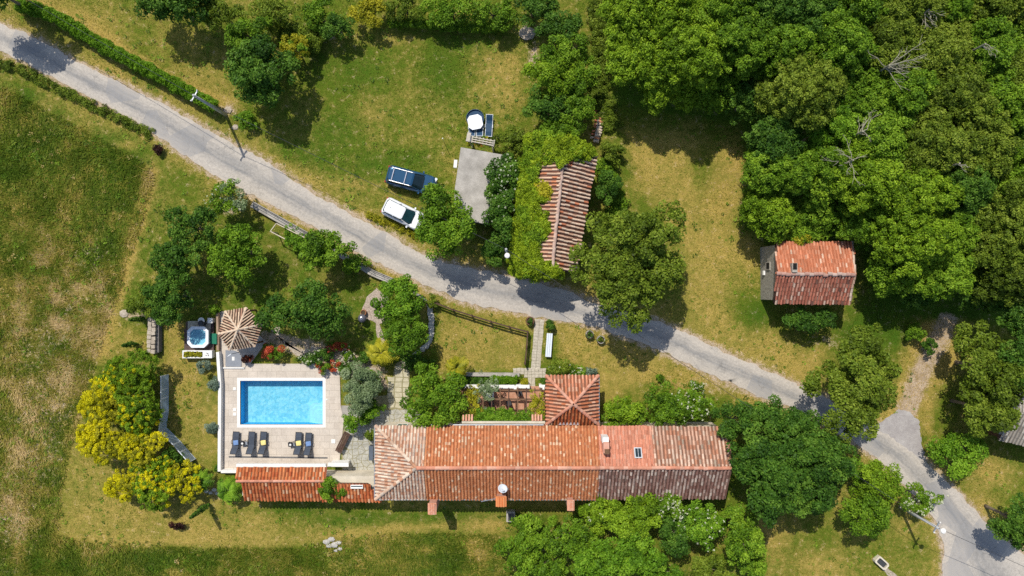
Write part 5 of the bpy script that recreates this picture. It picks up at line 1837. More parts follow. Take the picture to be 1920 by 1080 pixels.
bare("bare pale branches fanning out in the upper part of the wood", 1668, 122, 10.2, 2.6, 13, 1, (.35, .75))
bare("grey bare twigs in a dark gap in the middle of the wood", 1618, 246, 9.3, 1.9, 10, 2, (.5, .9))
bare("bare crooked branches below the grey twigs, left of the wood's centre", 1600, 300, 9.2, 2.3, 8, 3)
bare("bare pale branch by the top edge of the wood", 1742, 18, 10.6, 1.5, 6, 4, (-.9, .5))
bare("short bare branch near the right edge of the wood", 1848, 82, 10.8, 1.3, 4, 5, (-.4, .4))
bare("short pale stick above the olive trees on the right of the wood", 1800, 306, 9.9, 1.3, 3, 6, (-.7, .2))

# ------------------------------------------------------------------ cars
def ring_loft(mb, rings):
    n = len(rings[0])
    base = len(mb.v)
    for r in rings:
        mb.v += [tuple(p) for p in r]
    for i in range(len(rings) - 1):
        for k in range(n):
            a, b = base + i * n + k, base + i * n + (k + 1) % n
            mb.f.append((a, b, b + n, a + n))
    mb.f.append(tuple(base + k for k in reversed(range(n))))
    e = base + (len(rings) - 1) * n
    mb.f.append(tuple(e + k for k in range(n)))


def rrect(x0, x1, hw, z, rf=.25, rb=.25, n=5, taper=1.0):
    """rounded rectangle ring in plan at height z, x0 rear to x1 front"""
    P = []
    for cx, cy, r, a0 in ((x1, hw, rf, 0), (x0, hw, rb, math.pi / 2), (x0, -hw, rb, math.pi), (x1, -hw, rf, 1.5 * math.pi)):
        sx = -1 if cx == x1 else 1
        sy = -1 if cy > 0 else 1
        for i in range(n):
            a = a0 + (math.pi / 2) * i / (n - 1)
            P.append((cx + sx * r + r * math.cos(a), cy + sy * r + r * math.sin(a), z))
    return P


def paint(name, c, metal=.3, rough=.25):
    m, t, N, L, b = nodes(name)
    b.inputs["Base Color"].default_value = (*c, 1)
    b.inputs["Metallic"].default_value = metal
    b.inputs["Roughness"].default_value = rough
    b.inputs["Coat Weight"].default_value = .8
    b.inputs["Coat Roughness"].default_value = .05
    return m


TYRE = mat("tyre", (.02, .02, .02), .9)
CHROME = mat("chrome", (.75, .76, .78), .2, var=.03, metal=.9)
LAMPR = mat("tail_red", (.35, .02, .02), .3)
LAMPW = mat("lamp_clear", (.75, .77, .78), .2, var=.05)


def car(name, label, cx, cy, ang, L, Wd, Ht, pm, rails, glassm):
    c = W(cx, cy, 0.8)
    root = thing(name, label, "car", (c.x, c.y, 0), ang)
    h = L / 2
    w = Wd / 2
    mb = MB()
    ring_loft(mb, [rrect(-h + .10, h - .12, w - .06, .22, .45, .35), rrect(-h, h, w, .45, .55, .38), rrect(-h + .02, h - .04, w, .68, .60, .40),
                   rrect(-h + .05, h - .16, w - .02, .86, .62, .40), rrect(-h + .12, h - .34, w - .10, .98, .60, .38)])
    mb.build("body", pm, root, smooth=False)
    zb, zt = .985, Ht
    xr0, xf0 = -h + .14, h - 1.15
    xr1, xf1 = -h + .42, h - 2.05
    mb = MB()
    ring_loft(mb, [rrect(xr0 + .04, xf0, w - .20, zb, .30, .28), rrect(xr1, xf1, w - .34, zt - .05, .22, .22)])
    mb.build("glass", glassm, root)
    mb = MB()
    ring_loft(mb, [rrect(xr1 - .06, xf1 - .02, w - .30, zt - .06, .2, .25), rrect(xr1 - .04, xf1 + .0, w - .31, zt - .02, .2, .25), rrect(xr1 + .12, xf1 - .16, w - .40, zt + .015, .2, .2)])
    mb.build("roof", pm, root)
    mb = MB()
    for s in (-1, 1):
        mb.tube([(xf0 - .04, s * (w - .16), zb), (xf1, s * (w - .30), zt - .05)], .035, 5)
        mb.tube([(xr0 + .12, s * (w - .18), zb), (xr1 + .05, s * (w - .30), zt - .05)], .05, 5)
        mb.tube([((xr0 + xf0) / 2 - .1, s * (w - .135), zb), ((xr1 + xf1) / 2, s * (w - .285), zt - .05)], .03, 5)
    mb.build("pillars", pm, root)
    MB().box((h - .62, 0, .985), (.02, w * 1.4, .012)).tube([(xf0 + .02, -.5, zb + .02), (xf0 - .1, .25, zb + .06)], .015, 4).build("wiper", DARKM, root)
    for sx in (-1, 1):
        for s in (-1, 1):
            px, py = sx * (h - .92), s * (w - .10)
            wh = MB().tube([(px, py - .11, .33), (px, py + .11, .33)], .33, 18).build("wheel", TYRE, root)
            MB().tube([(px, py + s * .105, .33), (px, py + s * .12, .33)], .2, 12).build("rim", METAL, wh)
    for s in (-1, 1):
        MB().box((xf0 - .25, s * (w + .05), .98), (.14, .2, .13), s * .2).build("wing_mirror", pm, root)
        MB().box((h - .20, s * (w - .30), .76), (.22, .36, .12), -s * .35).build("headlight", LAMPW, root)
        MB().box((-h + .07, s * (w - .26), .70), (.10, .30, .16), s * .2).build("tail_light", LAMPR, root)
    if rails:
        for s in (-1, 1):
            MB().tube([(xr1 + .05, s * (w - .31), zt + .0), (xr1 + .15, s * (w - .31), zt + .07), (xf1 - .2, s * (w - .31), zt + .07), (xf1 - .05, s * (w - .31), zt)], .028, 6).build("roof_rail", CHROME, root)
        for xx in (xr1 + .35, xf1 - .75):
            MB().bar((xx, -(w - .28), zt + .1), (xx, w - .28, zt + .1), .07, .035).build("roof_bar", CHROME, root)
    MB().tube([(xr1 + .5, 0, zt), (xr1 + .4, 0, zt + .12)], .015, 4).build("aerial", DARKM, root)
    return root


car("parked_car", "dark blue estate car with silver roof bars parked on the big lawn", 771, 338, math.radians(-15), 4.75, 1.84, 1.6, paint("car_blue", (.018, .085, .17), .45, .18), True, GLASSD)
car("parked_car", "white hatchback with its front under the round dark tree", 758, 402, math.radians(-26), 4.25, 1.76, 1.52, paint("car_white", (.78, .79, .80), 0.0, .3), False, mat("car_glass", (.012, .045, .055), .08, var=.2, spec=.7))

# ------------------------------------------------------------------ pool furniture
FAB_DK = mat("sling_fabric", (0.045, 0.055, 0.075), 0.75, c2=(0.065, 0.078, 0.10), scale=8)
FRAME_DK = mat("lounger_frame", (0.03, 0.03, 0.033), 0.6)
FRAME_W = mat("white_frame", (0.74, 0.77, 0.80), 0.5, var=.06)


def lounger(name, label, px, py, rz, frame, fab, L=1.95, Wd=.62, group=None, back=.62):
    c = W(px, py, .3)
    root = thing(name, label, "sun lounger", (c.x, c.y, .08 if group == "loungers beside the pool" else 0), rz, group)
    prof = [(L / 2, .27), (L * .28, .33), (L * .05, .31), (-L * .12, .30), (-L * .25, .36), (-L * .38, .30 + back * .55), (-L / 2, .30 + back * .8)]
    mb = MB()
    vs, fs = [], []
    for y, z in prof:
        vs += [(-Wd / 2 + .05, y, z), (Wd / 2 - .05, y, z), (Wd / 2 - .05, y, z - .03), (-Wd / 2 + .05, y, z - .03)]
    for i in range(len(prof) - 1):
        for k in range(4):
            fs.append((i * 4 + k, i * 4 + (k + 1) % 4, i * 4 + 4 + (k + 1) % 4, i * 4 + 4 + k))
    fs += [(3, 2, 1, 0), tuple(len(vs) - 4 + k for k in range(4))]
    mb.add(vs, fs)
    mb.build("sling", fab, root)
    mb = MB()
    for s in (-1, 1):
        mb.tube([(s * (Wd / 2 - .02), y, z) for y, z in prof], .026, 6)
    mb.tube([(-Wd / 2, L / 2, .27), (Wd / 2, L / 2, .27)], .026, 6)
    mb.tube([(-Wd / 2, -L / 2, prof[-1][1]), (Wd / 2, -L / 2, prof[-1][1])], .026, 6)
    mb.build("frame", frame, root)
    for sx in (-1, 1):
        for yy in (L * .34, -L * .3):
            MB().tube([(sx * (Wd / 2 - .04), yy, .3), (sx * (Wd / 2 - .02), yy, .0)], .024, 6).build("leg", frame, root)
        MB().tube([(sx * (Wd / 2 - .02), -.15, .32), (sx * (Wd / 2 + .02), -.1, .47), (sx * (Wd / 2 + .02), .2, .47), (sx * (Wd / 2 - .02), .25, .32)], .022, 6).build("armrest", frame, root)
    return root


GL = "loungers beside the pool"
FAB_Y = mat("towel_yellow", (0.74, 0.60, 0.18), 0.95, c2=(.80, .69, .30), scale=6)
FAB_B = mat("towel_blue", (0.13, 0.22, 0.42), 0.95, c2=(.20, .31, .52), scale=6)
for px, py, lb, tw in ((442.5, 829, "leftmost dark lounger by the pool, with a blue cushion", 'b'), (472, 829, "dark lounger without a cushion, right of the small black side table", None),
                       (494, 829, "dark lounger with a yellow cushion, third from the left by the pool", 'y'), (560, 830, "dark lounger with a yellow cushion, right of the other black side table", 'y'),
                       (578.5, 831, "rightmost dark lounger by the pool, with a blue cushion", 'b')):
    o = lounger("sun_lounger", lb, px, py, -.05, FRAME_DK, FAB_DK, group=GL)
    if tw:
        c = W(px, py + 1, .45)
        n_ = {'b': "blue", 'y': "yellow"}[tw]
        side = {442.5: "leftmost lounger", 494: "third lounger from the left", 560: "lounger beside the right side table", 578.5: "rightmost lounger"}[px]
        t = MB()
        ring_loft(t, [rrect(-.22, .22, .2, -.02, .08, .08), rrect(-.25, .25, .23, .03, .08, .08), rrect(-.23, .23, .21, .08, .1, .1), rrect(-.12, .12, .1, .10, .05, .05)])
        q = t.build("cushion", FAB_B if tw == 'b' else FAB_Y, None)
        q.location = (c.x, c.y, .435)
        q.rotation_euler = (0, 0, .15)
        tag(q, f"{n_} cushion on the {side} by the pool", "cushion")
for px, py, lb in ((455, 830.5, "small black side table between the two left loungers"), (545, 833, "small black side table left of the right pair of loungers")):
    c = W(px, py, .4)
    t = thing("side_table", lb, "side table", (c.x, c.y, .08), .1)
    MB().box((0, 0, .40), (.42, .42, .04)).build("table_top", FRAME_DK, t)
    for sx in (-1, 1):
        for sy in (-1, 1):
            MB().box((sx * .17, sy * .17, .19), (.04, .04, .38)).build("leg", FRAME_DK, t)
    q = MB().lathe([(.09, 0), (.10, .03), (.085, .02)], (0, 0, 0), 12).build("dish", WHITE, None)
    q.location = (c.x, c.y - .02, .50)
    tag(q, "white dish on the " + lb.replace("small black ", ""), "dish")
    b = W(px + 8, py, .3)
    fs_ = thing("footstool", "low grey stool right of the " + lb.replace("small black ", ""), "stool", (b.x - .05, b.y, .08))
    MB().box((0, 0, .28), (.28, .28, .03)).build("seat", METAL, fs_)
    for sx in (-1, 1):
        MB().box((sx * .11, 0, .13), (.03, .24, .27)).build("leg", DARKM, fs_)

for i, (px, py, sz, lb) in enumerate(((440, 729, .28, "white skimmer lid, topmost left of the pool"), (440, 768, .3, "white skimmer lid, middle of the three left of the pool"),
                                      (440, 776.5, .3, "white skimmer lid, lowest of the three left of the pool"), (613, 749, .14, "tiny white lid right of the pool"), (625, 827.5, .38, "white square lid on the terrace near the wooden bench"))):
    c = W(px, py, .08)
    lid = MB()
    ring_loft(lid, [rrect(-sz / 2, sz / 2, sz / 2, 0, .03, .03, 3), rrect(-sz / 2, sz / 2, sz / 2, .02, .03, .03, 3), rrect(-sz / 2 + .02, sz / 2 - .02, sz / 2 - .02, .03, .03, .03, 3)])
    q = lid.build("skimmer_lid", WHITE, pool)
    q.location = (c.x - pool.location.x, c.y - pool.location.y, .083)
a, b = W(429, 856.5, .1), W(614, 858.5, .1)
q = MB().bar((a.x, a.y, .095), (b.x, b.y, .095), .14, .03).bar((a.x, a.y + .03, .115), (b.x, b.y + .03, .115), .02, .02).build("drain_channel", mat("drain", (.16, .155, .15), .7), None)
tag(q, "long narrow dark drain channel in the terrace below the loungers", "drain")
# bench on the terrace edge
c = W(643, 829, .45)
bn = thing("bench", "brown wooden bench at the right edge of the pool terrace", "bench", (c.x, c.y, .08), math.radians(64))
for k in range(4):
    MB().box((0, -.24 + k * .16, .45), (2.0, .14, .05)).build("seat_plank", WOOD_DK, bn)
for sx in (-1, 1):
    MB().box((sx * .8, 0, .2), (.1, .5, .42)).build("leg", WOOD_DK, bn)

# white wall left of the terrace
w0, w1, w2 = W(408, 660, .6), W(412, 720, .6), W(411, 884, .6)
tw_ = thing("terrace_wall", "long low white wall along the left side of the pool terrace", "wall", tuple(W(411, 780)))
mb = MB()
for a, b in ((w0, w1), (w1, w2)):
    d = (b - a).normalized()
    s = Vector((-d.y, d.x, 0))
    mb.prism([(p.x, p.y) for p in (a + s * .14, b + s * .14, b - s * .14, a - s * .14)], -.1, .62)
e = W(443, 884, .6)
mb.prism([(w2.x + .16, w2.y + .12), (e.x, e.y + .12), (e.x, e.y - .14), (w2.x + .16, w2.y - .14)], -.1, .618)
mb.build("wall", WHITE, tw_, world=True)
gw_ = thing("gazebo_wall", "narrow brown edged wall between the hot tub and the gazebo", "wall", tuple(W(408, 620)))
a, b = W(407, 586, .5), W(408, 657, .5)
MB().prism([(a.x - .1, a.y), (a.x + .1, a.y), (b.x + .1, b.y), (b.x - .1, b.y)], -.1, .5).build("wall", mat("brown_stone", (.36, .25, .17), .9), gw_, world=True)

# shower tray
c = W(438, 672, .1)
sh = thing("shower_tray", "grey shower tray with one rounded corner below the gazebo", "shower tray", (c.x, c.y, .08))
pts = [(-.75, -.78), (.75, -.78), (.75, .05)] + [(.75 - 1.0 + 1.0 * math.cos(a), .05 + .72 * math.sin(a)) for a in np.linspace(.1, math.pi / 2, 8)] + [(-.75, .77)]
MB().prism(pts, 0, .05).build("tray", mat("grey_slab", (.24, .255, .28), .7, var=.1), sh)
MB().prism([(-.14, -.2), (.1, -.2), (.1, .16), (-.14, .16)], .05, .06).build("drain_cover", WHITE, sh)
MB().box((0, -.88, .06), (2.1, .12, .14)).build("threshold", WHITE, sh)
MB().tube([(.6, .6, 0), (.6, .6, 2.1), (.35, .4, 2.2)], .03, 6).build("shower_pipe", METAL, sh)

# ------------------------------------------------------------------ hot tub corner
d0, d1, d2, d3 = W(351, 603), W(405, 600), W(405, 657), W(348, 657)
hd = thing("tub_deck", "dark brown wooden deck with a pale strip under the hot tub", "deck", tuple(W(378, 630)))
mb = MB()
for k in range(16):
    t0_, t1_ = k / 16, (k + .9) / 16
    yy0, yy1 = d0.y + (d3.y - d0.y) * t0_, d0.y + (d3.y - d0.y) * t1_
    mb.prism([(d3.x if k > 3 else d0.x, yy0), (d1.x - .1, yy0), (d1.x - .1, yy1), (d3.x if k > 3 else d0.x, yy1)], 0, .28)
mb.build("deck_boards", mat("deck_brown", (.075, .048, .042), .8, c2=(.12, .085, .075), scale=6), hd, world=True)
a, b = W(352, 602, .3), W(395, 607, .3)
MB().prism([(a.x, a.y), (b.x, a.y), (b.x, b.y - .5), (a.x, b.y - .8)], .281, .30).build("pale_strip", PAVE, hd, world=True)
tc = W(371.5, 632, .8)
tub = thing("hot_tub", "octagonal white rimmed hot tub with pale blue water", "hot tub", (tc.x, tc.y, .28))


def octo(r, z, cut=.34):
    P = []
    for sx, sy in ((1, 1), (-1, 1), (-1, -1), (1, -1)):
        pr = [(sx * r, sy * r * (1 - cut * 1.2)), (sx * r * (1 - cut * 1.2), sy * r)]
        P += pr if sx * sy > 0 else pr[::-1]
    return [(x, y, z) for x, y in P]


mb = MB()
ring_loft(mb, [octo(.93, 0), octo(.93, .5)])
mb.build("shell", mat("tub_shell", (.55, .53, .50), .6), tub)
mb = MB()
R1, R2, R3 = octo(.98, .5), octo(.98, .6), octo(.72, .6)
b_ = len(mb.v)
for R_ in (R1, R2, R3, octo(.70, .52)):
    mb.v += R_
for i in range(3):
    for k in range(8):
        mb.f.append((b_ + i * 8 + k, b_ + i * 8 + (k + 1) % 8, b_ + (i + 1) * 8 + (k + 1) % 8, b_ + (i + 1) * 8 + k))
mb.build("rim", mat("tub_rim", (.82, .84, .85), .4, var=.03), tub)
MB().add(octo(.715, .525), [tuple(range(8))]).build("tub_floor", mat("tub_blue", (.24, .50, .60), .4, c2=(.34, .62, .72), scale=4), tub)
MB().add(octo(.714, .565), [tuple(range(8))]).build("water", WATER, tub)
c = W(377, 605, .9)
pmp = thing("water_pump", "black cylinder pump with a white lid above the hot tub", "pump", (c.x, c.y, .28))
MB().lathe([(.24, 0), (.27, .1), (.27, .7), (.2, .8)], (0, -.05, 0), 16).build("body", DARKM, pmp, smooth=False)
MB().lathe([(.3, 0), (.3, .05), (.2, .09)], (0, .18, .55), 16).build("lid", WHITE, pmp)
c = W(395, 601, .6)
wb_ = thing("post_stub", "white post stub at the upper corner of the hot tub deck", "post", (c.x, c.y, 0))
MB().box((0, 0, .35), (.36, .4, .7)).build("post", WHITE, wb_)
MB().box((0, 0, .72), (.44, .48, .06)).build("cap", WHITE, wb_)
c = W(402, 635, .4)
GREEN = mat("green_step", (.01, .14, .075), .6, c2=(.015, .2, .11))
st = thing("steps", "green steps between the hot tub and the gazebo", "steps", (c.x, c.y, 0))
MB().box((-.2, 0, .2), (.34, .95, .4)).build("lower_step", GREEN, st)
MB().box((.14, 0, .33), (.34, .95, .66)).build("upper_step", GREEN, st)
MB().bar((-.28, -.4, .42), (-.28, .4, .42), .03, .03).build("edge_strip", mat("step_edge", (.05, .3, .2)), st)
c = W(364, 664, .5)
pb = thing("flower_box", "white oblong planter below the hot tub filled with yellow plants", "planter", (c.x, c.y, 0))
mb = MB()
for bx, by, sx, sy in ((0, .3, 2.0, .12), (0, -.3, 2.0, .12), (-.94, 0, .12, .48), (.94, 0, .12, .48)):
    mb.box((bx, by, .35), (sx, sy, .7))
mb.build("box", WHITE, pb)
MB().box((0, 0, .3), (1.76, .48, .5)).build("soil", mat("soil", (.07, .05, .03), .95), pb)
r = np.random.default_rng(77)
n = 70
Cc = np.stack([c.x + r.uniform(-.8, .8, n), c.y + r.uniform(-.19, .19, n), r.uniform(.6, .78, n)], -1)
yp = thing("yellow_plants", "yellow and green plants growing in the white oblong planter", "plants", (c.x, c.y, .55))
foliage("foliage", 'gold', Cc, np.full(n, .12), r.random(n), .10, 1.4, r, yp)
c = W(390.5, 664, .6)
wbx = thing("white_box", "white square box with dark marks right of the yellow flower box", "box", (c.x, c.y, 0))
MB().box((0, 0, .33), (.72, .66, .66)).build("box", WHITE, wbx)
MB().box((0, 0, .68), (.78, .72, .05)).build("lid", WHITE, wbx)
MB().bar((-.12, .12, .712), (.06, .02, .712), .06, .02).bar((.02, -.05, .712), (.1, -.16, .712), .07, .02).bar((-.2, -.1, .712), (-.08, -.12, .712), .05, .02).build("handle", DARKM, wbx)

# stone steps by the left hedge
ss = thing("stone_steps", "wall of pale grey stone blocks with a dark side, left of the hot tub", "stone wall", tuple(W(285, 628)))
rr_ = random.Random(8)
mb = MB()
for k in range(8):
    for j in range(2):
        p = W(281.5 + j * 7.5 - k * .3, 599 + k * 8.2 + rr_.uniform(-1, 1) + j * 2, .8)
        mb.box((p.x, p.y, .42 + rr_.uniform(-.03, .05)), (.34 + rr_.uniform(-.04, .04), .36 + rr_.uniform(-.04, .05), .9), rr_.uniform(-.12, .12))
mb.build("stone_blocks", mat("block_stone", (.36, .30, .23), .9, c2=(.52, .45, .36), scale=3, fine=.2), ss, world=True)
p = W(296, 628, .3)
MB().box((p.x, p.y, .25), (.45, 3.2, .62)).build("side_wall", mat("dark_stone", (.11, .10, .10), .95, c2=(.19, .18, .17), scale=4), ss, world=True)

# panel fence behind the broom
pf = thing("panel_fence", "low fence of blue-grey panels in white frames beside the broom", "fence", tuple(W(316, 770)))
PANEL = mat("panel_sheet", (.50, .57, .63), .4, c2=(.56, .63, .69), scale=2)
_t = PANEL.node_tree
_tr = _t.nodes.new("ShaderNodeBsdfTranslucent")
_tr.inputs[0].default_value = (.62, .72, .82, 1)
_mx = _t.nodes.new("ShaderNodeMixShader")
_mx.inputs[0].default_value = .55
_t.links.new(_t.nodes["Principled BSDF"].outputs[0], _mx.inputs[1])
_t.links.new(_tr.outputs[0], _mx.inputs[2])
_t.links.new(_mx.outputs[0], _t.nodes["Material Output"].inputs["Surface"])
fp = [((316, 702), (316, 727)), ((316, 727.5), (316, 743)), ((316, 744), (316, 769)), ((316, 770), (312, 802)), ((314, 803), (338, 827)), ((339, 828), (350, 841)), ((351, 842), (367, 860))]
for a, b in fp:
    A, B = W(*a), W(*b)
    o = MB().bar((A.x, A.y, .72), (B.x, B.y, .72), .03, 1.3).build("panel", PANEL, pf, world=True)
    f_ = MB().tube([(A.x, A.y, 0), (A.x, A.y, 1.4)], .035, 6).tube([(B.x, B.y, 0), (B.x, B.y, 1.4)], .035, 6)
    f_.bar((A.x, A.y, 1.39), (B.x, B.y, 1.39), .06, .06).bar((A.x, A.y, .06), (B.x, B.y, .06), .05, .05)
    f_.build("frame", FRAME_W, o, world=True)

# ------------------------------------------------------------------ lawn table set by the garage
FAB_N = mat("navy_sling", (.012, .045, .095), .6, c2=(.02, .065, .13), scale=8)
c = W(891, 229, .72)
tb = thing("garden_table", "white eight-sided garden table on the lawn behind the garage", "table", (c.x, c.y, 0), .2)
mb = MB()
ring_loft(mb, [octo(.66, .70, .36), octo(.68, .72, .36), octo(.66, .75, .36)])
mb.build("table_top", mat("table_white", (.82, .83, .85), .45, var=.03), tb)
for k in range(4):
    a = math.pi / 4 + k * math.pi / 2
    MB().tube([(.35 * math.cos(a), .35 * math.sin(a), .7), (.5 * math.cos(a), .5 * math.sin(a), 0)], .03, 6).build("leg", FRAME_W, tb)
c = W(891, 222, .5)
dk_ = thing("garden_armchair", "dark blue round armchair mostly hidden under the white table", "chair", (c.x, c.y, 0))
MB().lathe([(.2, .38), (.78, .40), (.82, .48), (.84, .62), (.80, .63), (.76, .48), (.2, .44)], (0, 0, 0), 20, cap=False).build("seat", FAB_N, dk_)
for k in range(4):
    a = k * math.pi / 2
    MB().tube([(.6 * math.cos(a), .6 * math.sin(a), .4), (.6 * math.cos(a), .6 * math.sin(a), 0)], .03, 6).build("leg", FRAME_W, dk_)
GN = "navy loungers behind the garage"
lounger("sun_lounger", "navy lounger with white frame, left of the two half under the white table", 885, 241, 0.0, FRAME_W, FAB_N, 1.5, .62, GN, .3)
lounger("sun_lounger", "navy lounger with white frame, right of the two half under the white table", 899.5, 241, 0.0, FRAME_W, FAB_N, 1.5, .62, GN, .3)
lounger("sun_lounger", "navy lounger with white frame standing alone right of the white table", 917, 236, math.pi - .06, FRAME_W, FAB_N, 1.95, .66, GN, .4)
# planter pallet
c = W(905, 275, .5)
pl_ = thing("planter_pallet", "white slatted planter at the top end of the garage roof", "planter", (c.x, c.y, 0), math.radians(-11))
mb = MB()
for k in range(3):
    mb.box((.15, .2 - k * .2, 2.95), (1.9, .09, .10))
for k in range(7):
    mb.box((-.85 + k * .33, .02, 2.88), (.09, .62, .05))
mb.box((-1.2, .12, 2.9), (.34, .8, .3))
mb.build("slats", mat("pallet", (.46, .41, .33), .85, var=.2, scale=6), pl_)
for sx in (-1, 1):
    MB().box((sx * 1.0, 0, 1.43), (.1, .4, 2.86)).build("leg", WHITE, pl_)
r = np.random.default_rng(5)
n = 80
k0 = W(896, 263, 2.4)
Cc = np.stack([k0.x + r.uniform(-.75, 1.2, n), k0.y + r.uniform(-.35, .3, n), r.uniform(1.6, 2.5, n)], -1)
yp = thing("flowers", "yellow and reddish flowers between the loungers and the white slatted planter", "flowers", (k0.x, k0.y, 0))
foliage("foliage", 'gold', Cc[:40] - np.array([.2, 0, 0]), np.full(40, .16), r.random(40), .13, 1.4, r, yp)
foliage("leaves", 'mid', Cc[40:], np.full(40, .18), r.random(40), .13, 1.4, r, yp)
foliage("red_flowers", 'red', Cc[40:56] + np.array([.3, -.1, .05]), np.full(16, .1), r.random(16), .1, 1.2, r, yp)
c = W(842, 281, .5)
sp_ = thing("stake", "thin dark stake in the lawn between the blue car and the garage", "stake", (W(833, 267).x, W(833, 267).y, 0))
MB().tube([(0, 0, -.1), (0.02, 0, 1.75)], .025, 5).lathe([(.05, 0), (.05, .06)], (.02, 0, 1.72), 6).build("stake", METAL, sp_)

# loose roof tiles laid in a row
rr_ = random.Random(3)
TCOL = [mat("loose_pale", (.62, .50, .38), .9), mat("loose_orange", (.55, .24, .12), .9), mat("loose_red", (.44, .15, .08), .9)]
TN = ["pale", "orange", "dark red"]
for lane in range(2):
    for k in range(11):
        px = (1118 + 1.2 * k - .18 * k * k if lane == 0 else 1129 - .1 * k - .11 * k * k) + rr_.uniform(-.8, .8)
        py = (194 + k * 6.2 if lane == 0 else 212 + k * 5.2) + rr_.uniform(-.8, .8)
        c = W(px, py, .3)
        mi = rr_.choice([0, 0, 1, 1, 2]) if lane == 0 else rr_.choice([0, 0, 0, 1])
        mb = MB()
        vs, fs = [], []
        for xx, rad in ((-.26, .11), (.26, .085)):
            for rr2 in (rad, rad - .02):
                for i in range(6):
                    a = math.pi * i / 5
                    vs.append((xx, rr2 * math.cos(a), rr2 * math.sin(a) * .9))
        for i in range(5):
            fs += [(i, 12 + i, 13 + i, i + 1), (6 + i, 7 + i, 19 + i, 18 + i), (i, i + 1, 7 + i, 6 + i), (12 + i, 18 + i, 19 + i, 13 + i)]
        o = mb.add(vs, fs).build("roof_tile", TCOL[mi], None)
        o.location = (c.x, c.y, .02 + .25 * (lane == 1))
        o.rotation_euler = (0, rr_.uniform(-.1, .1), rr_.uniform(-.45, .05))
        tag(o, f"{TN[mi]} loose roof tile in the {'left' if lane == 0 else 'right'} file of the row by the thicket", "roof tile", f"loose {TN[mi]} roof tiles, {'left' if lane == 0 else 'right'} file")
st_ = MB()
for k in range(9):
    p = W(1126 - .7 * k - .05 * k * k, 215 + k * 6.2, 0)
    st_.box((p.x, p.y, .12), (.5, .3, .27), rr_.uniform(-.3, 0))
tag(st_.build("tile_support", STONEW, None), "low stone footing under the right file of loose roof tiles", "stone footing")

# ------------------------------------------------------------------ poles, lamps and wires
CONCP = mat("pole_concrete", (.42, .42, .41), .9, var=.15, scale=3)


def pole(label, bx, by, h, lamp_ang, lamp=True, cross=True, grp="utility poles along the road"):
    b = W(bx, by)
    root = thing("utility_pole", label, "utility pole", (b.x, b.y, 0), 0, grp)
    MB().tube([(0, 0, -.2), (0, 0, h)], [.17, .10], 10).build("pole", CONCP, root, smooth=True)
    d = Vector((math.cos(lamp_ang), math.sin(lamp_ang), 0))
    if cross:
        s = Vector((-d.y, d.x, 0))
        MB().bar(Vector((0, 0, h - .25)) - s * .55, Vector((0, 0, h - .25)) + s * .55, .09, .09).build("crossarm", METAL, root)
        for k in (-.5, .5):
            p = s * k + Vector((0, 0, h - .2))
            MB().lathe([(.05, 0), (.07, .05), (.04, .14)], tuple(p), 8).build("insulator", WHITE, root)
    if lamp:
        MB().tube([(0, 0, h - .6), tuple(d * .25 + Vector((0, 0, h - .15))), tuple(d * .4 + Vector((0, 0, h - .05)))], .035, 6).build("lamp_arm", METAL, root)
        c = d * .55 + Vector((0, 0, h - .05))
        o = MB().lathe([(.04, .1), (.2, .06), (.24, -.02), (.12, -.1)], tuple(c), 12).build("lamp_head", WHITE, root)
        MB().lathe([(.11, -.1), (.09, -.14), (.02, -.16)], tuple(c), 10).build("lamp_glass", LAMPW, o)
    return root, Vector((b.x, b.y, h - .1))


p1, k1 = pole("concrete utility pole beside the clipped hedge on the upper left", 423, 215, 6.5, math.radians(150), False)
p2, k2 = pole("grey lamp pole with white lamp head beside the ivy barn", 950, 474, 6.0, math.radians(-80), True, False)
p3, k3 = pole("concrete utility pole leaning into view by the road at lower right", 1688, 950, 5.7, math.radians(-30), True)


def wire(label, a, b, sag, seg=26):
    a, b = Vector(a), Vector(b)
    pts = [a.lerp(b, i / seg) - Vector((0, 0, sag * 4 * (i / seg) * (1 - i / seg))) for i in range(seg + 1)]
    mid = (a + b) / 2
    mb = MB().tube([tuple(p - Vector((mid.x, mid.y, 0))) for p in pts], .018, 4)
    o = mb.build("wire", DARKM, None)
    o.location = (mid.x, mid.y, 0)
    return tag(o, label, "wire", "overhead wires between the poles")


wire("dark overhead wire from the upper left pole to the lamp pole by the barn", k1, k2, .7)
wire("dark overhead wire from the lamp pole by the barn to the lower right pole", k2, k3, .7)
wire("dark overhead wire from the lower right pole to the right edge", k3, (54, -28.5, 5.6), .4)
wire("dark overhead wire from the upper left pole to the left edge", k1, (-56, 33, 6.2), .6)

# ------------------------------------------------------------------ walls and fences
rw = thing("roadside_wall", "grey concrete retaining wall with a railing between road and garden", "wall", tuple(W(600, 450)))
pl = [(476, 384), (520, 409), (575, 440), (640, 477), (700, 512), (736, 527), (790, 556), (806, 570)]
mb = MB()
for i in range(len(pl) - 1):
    a, b = W(*pl[i]), W(*pl[i + 1])
    d = (b - a).normalized()
    s = Vector((-d.y, d.x, 0))
    hw = .28 if i < 5 else .12
    zt = .55 if i < 5 else .3
    mb.prism([(p.x, p.y) for p in (a + s * hw, b + s * hw, b - s * hw, a - s * hw)], -.4, zt + (.003 if i % 2 else 0))
mb.build("wall", CONC, rw, world=True)
rail = MB()
for i in range(5):
    a, b = W(*pl[i]), W(*pl[i + 1])
    n_ = max(2, int((b - a).length / 1.2))
    for k in range(n_):
        p = a.lerp(b, k / n_)
        rail.tube([(p.x + .12, p.y + .2, .5), (p.x + .12, p.y + .2, 1.3)], .022, 4)
    for z in (.9, 1.3):
        rail.tube([(a.x + .12, a.y + .2, z), (b.x + .12, b.y + .2, z)], .024, 4)
rail.build("railing", DARKM, rw, world=True)

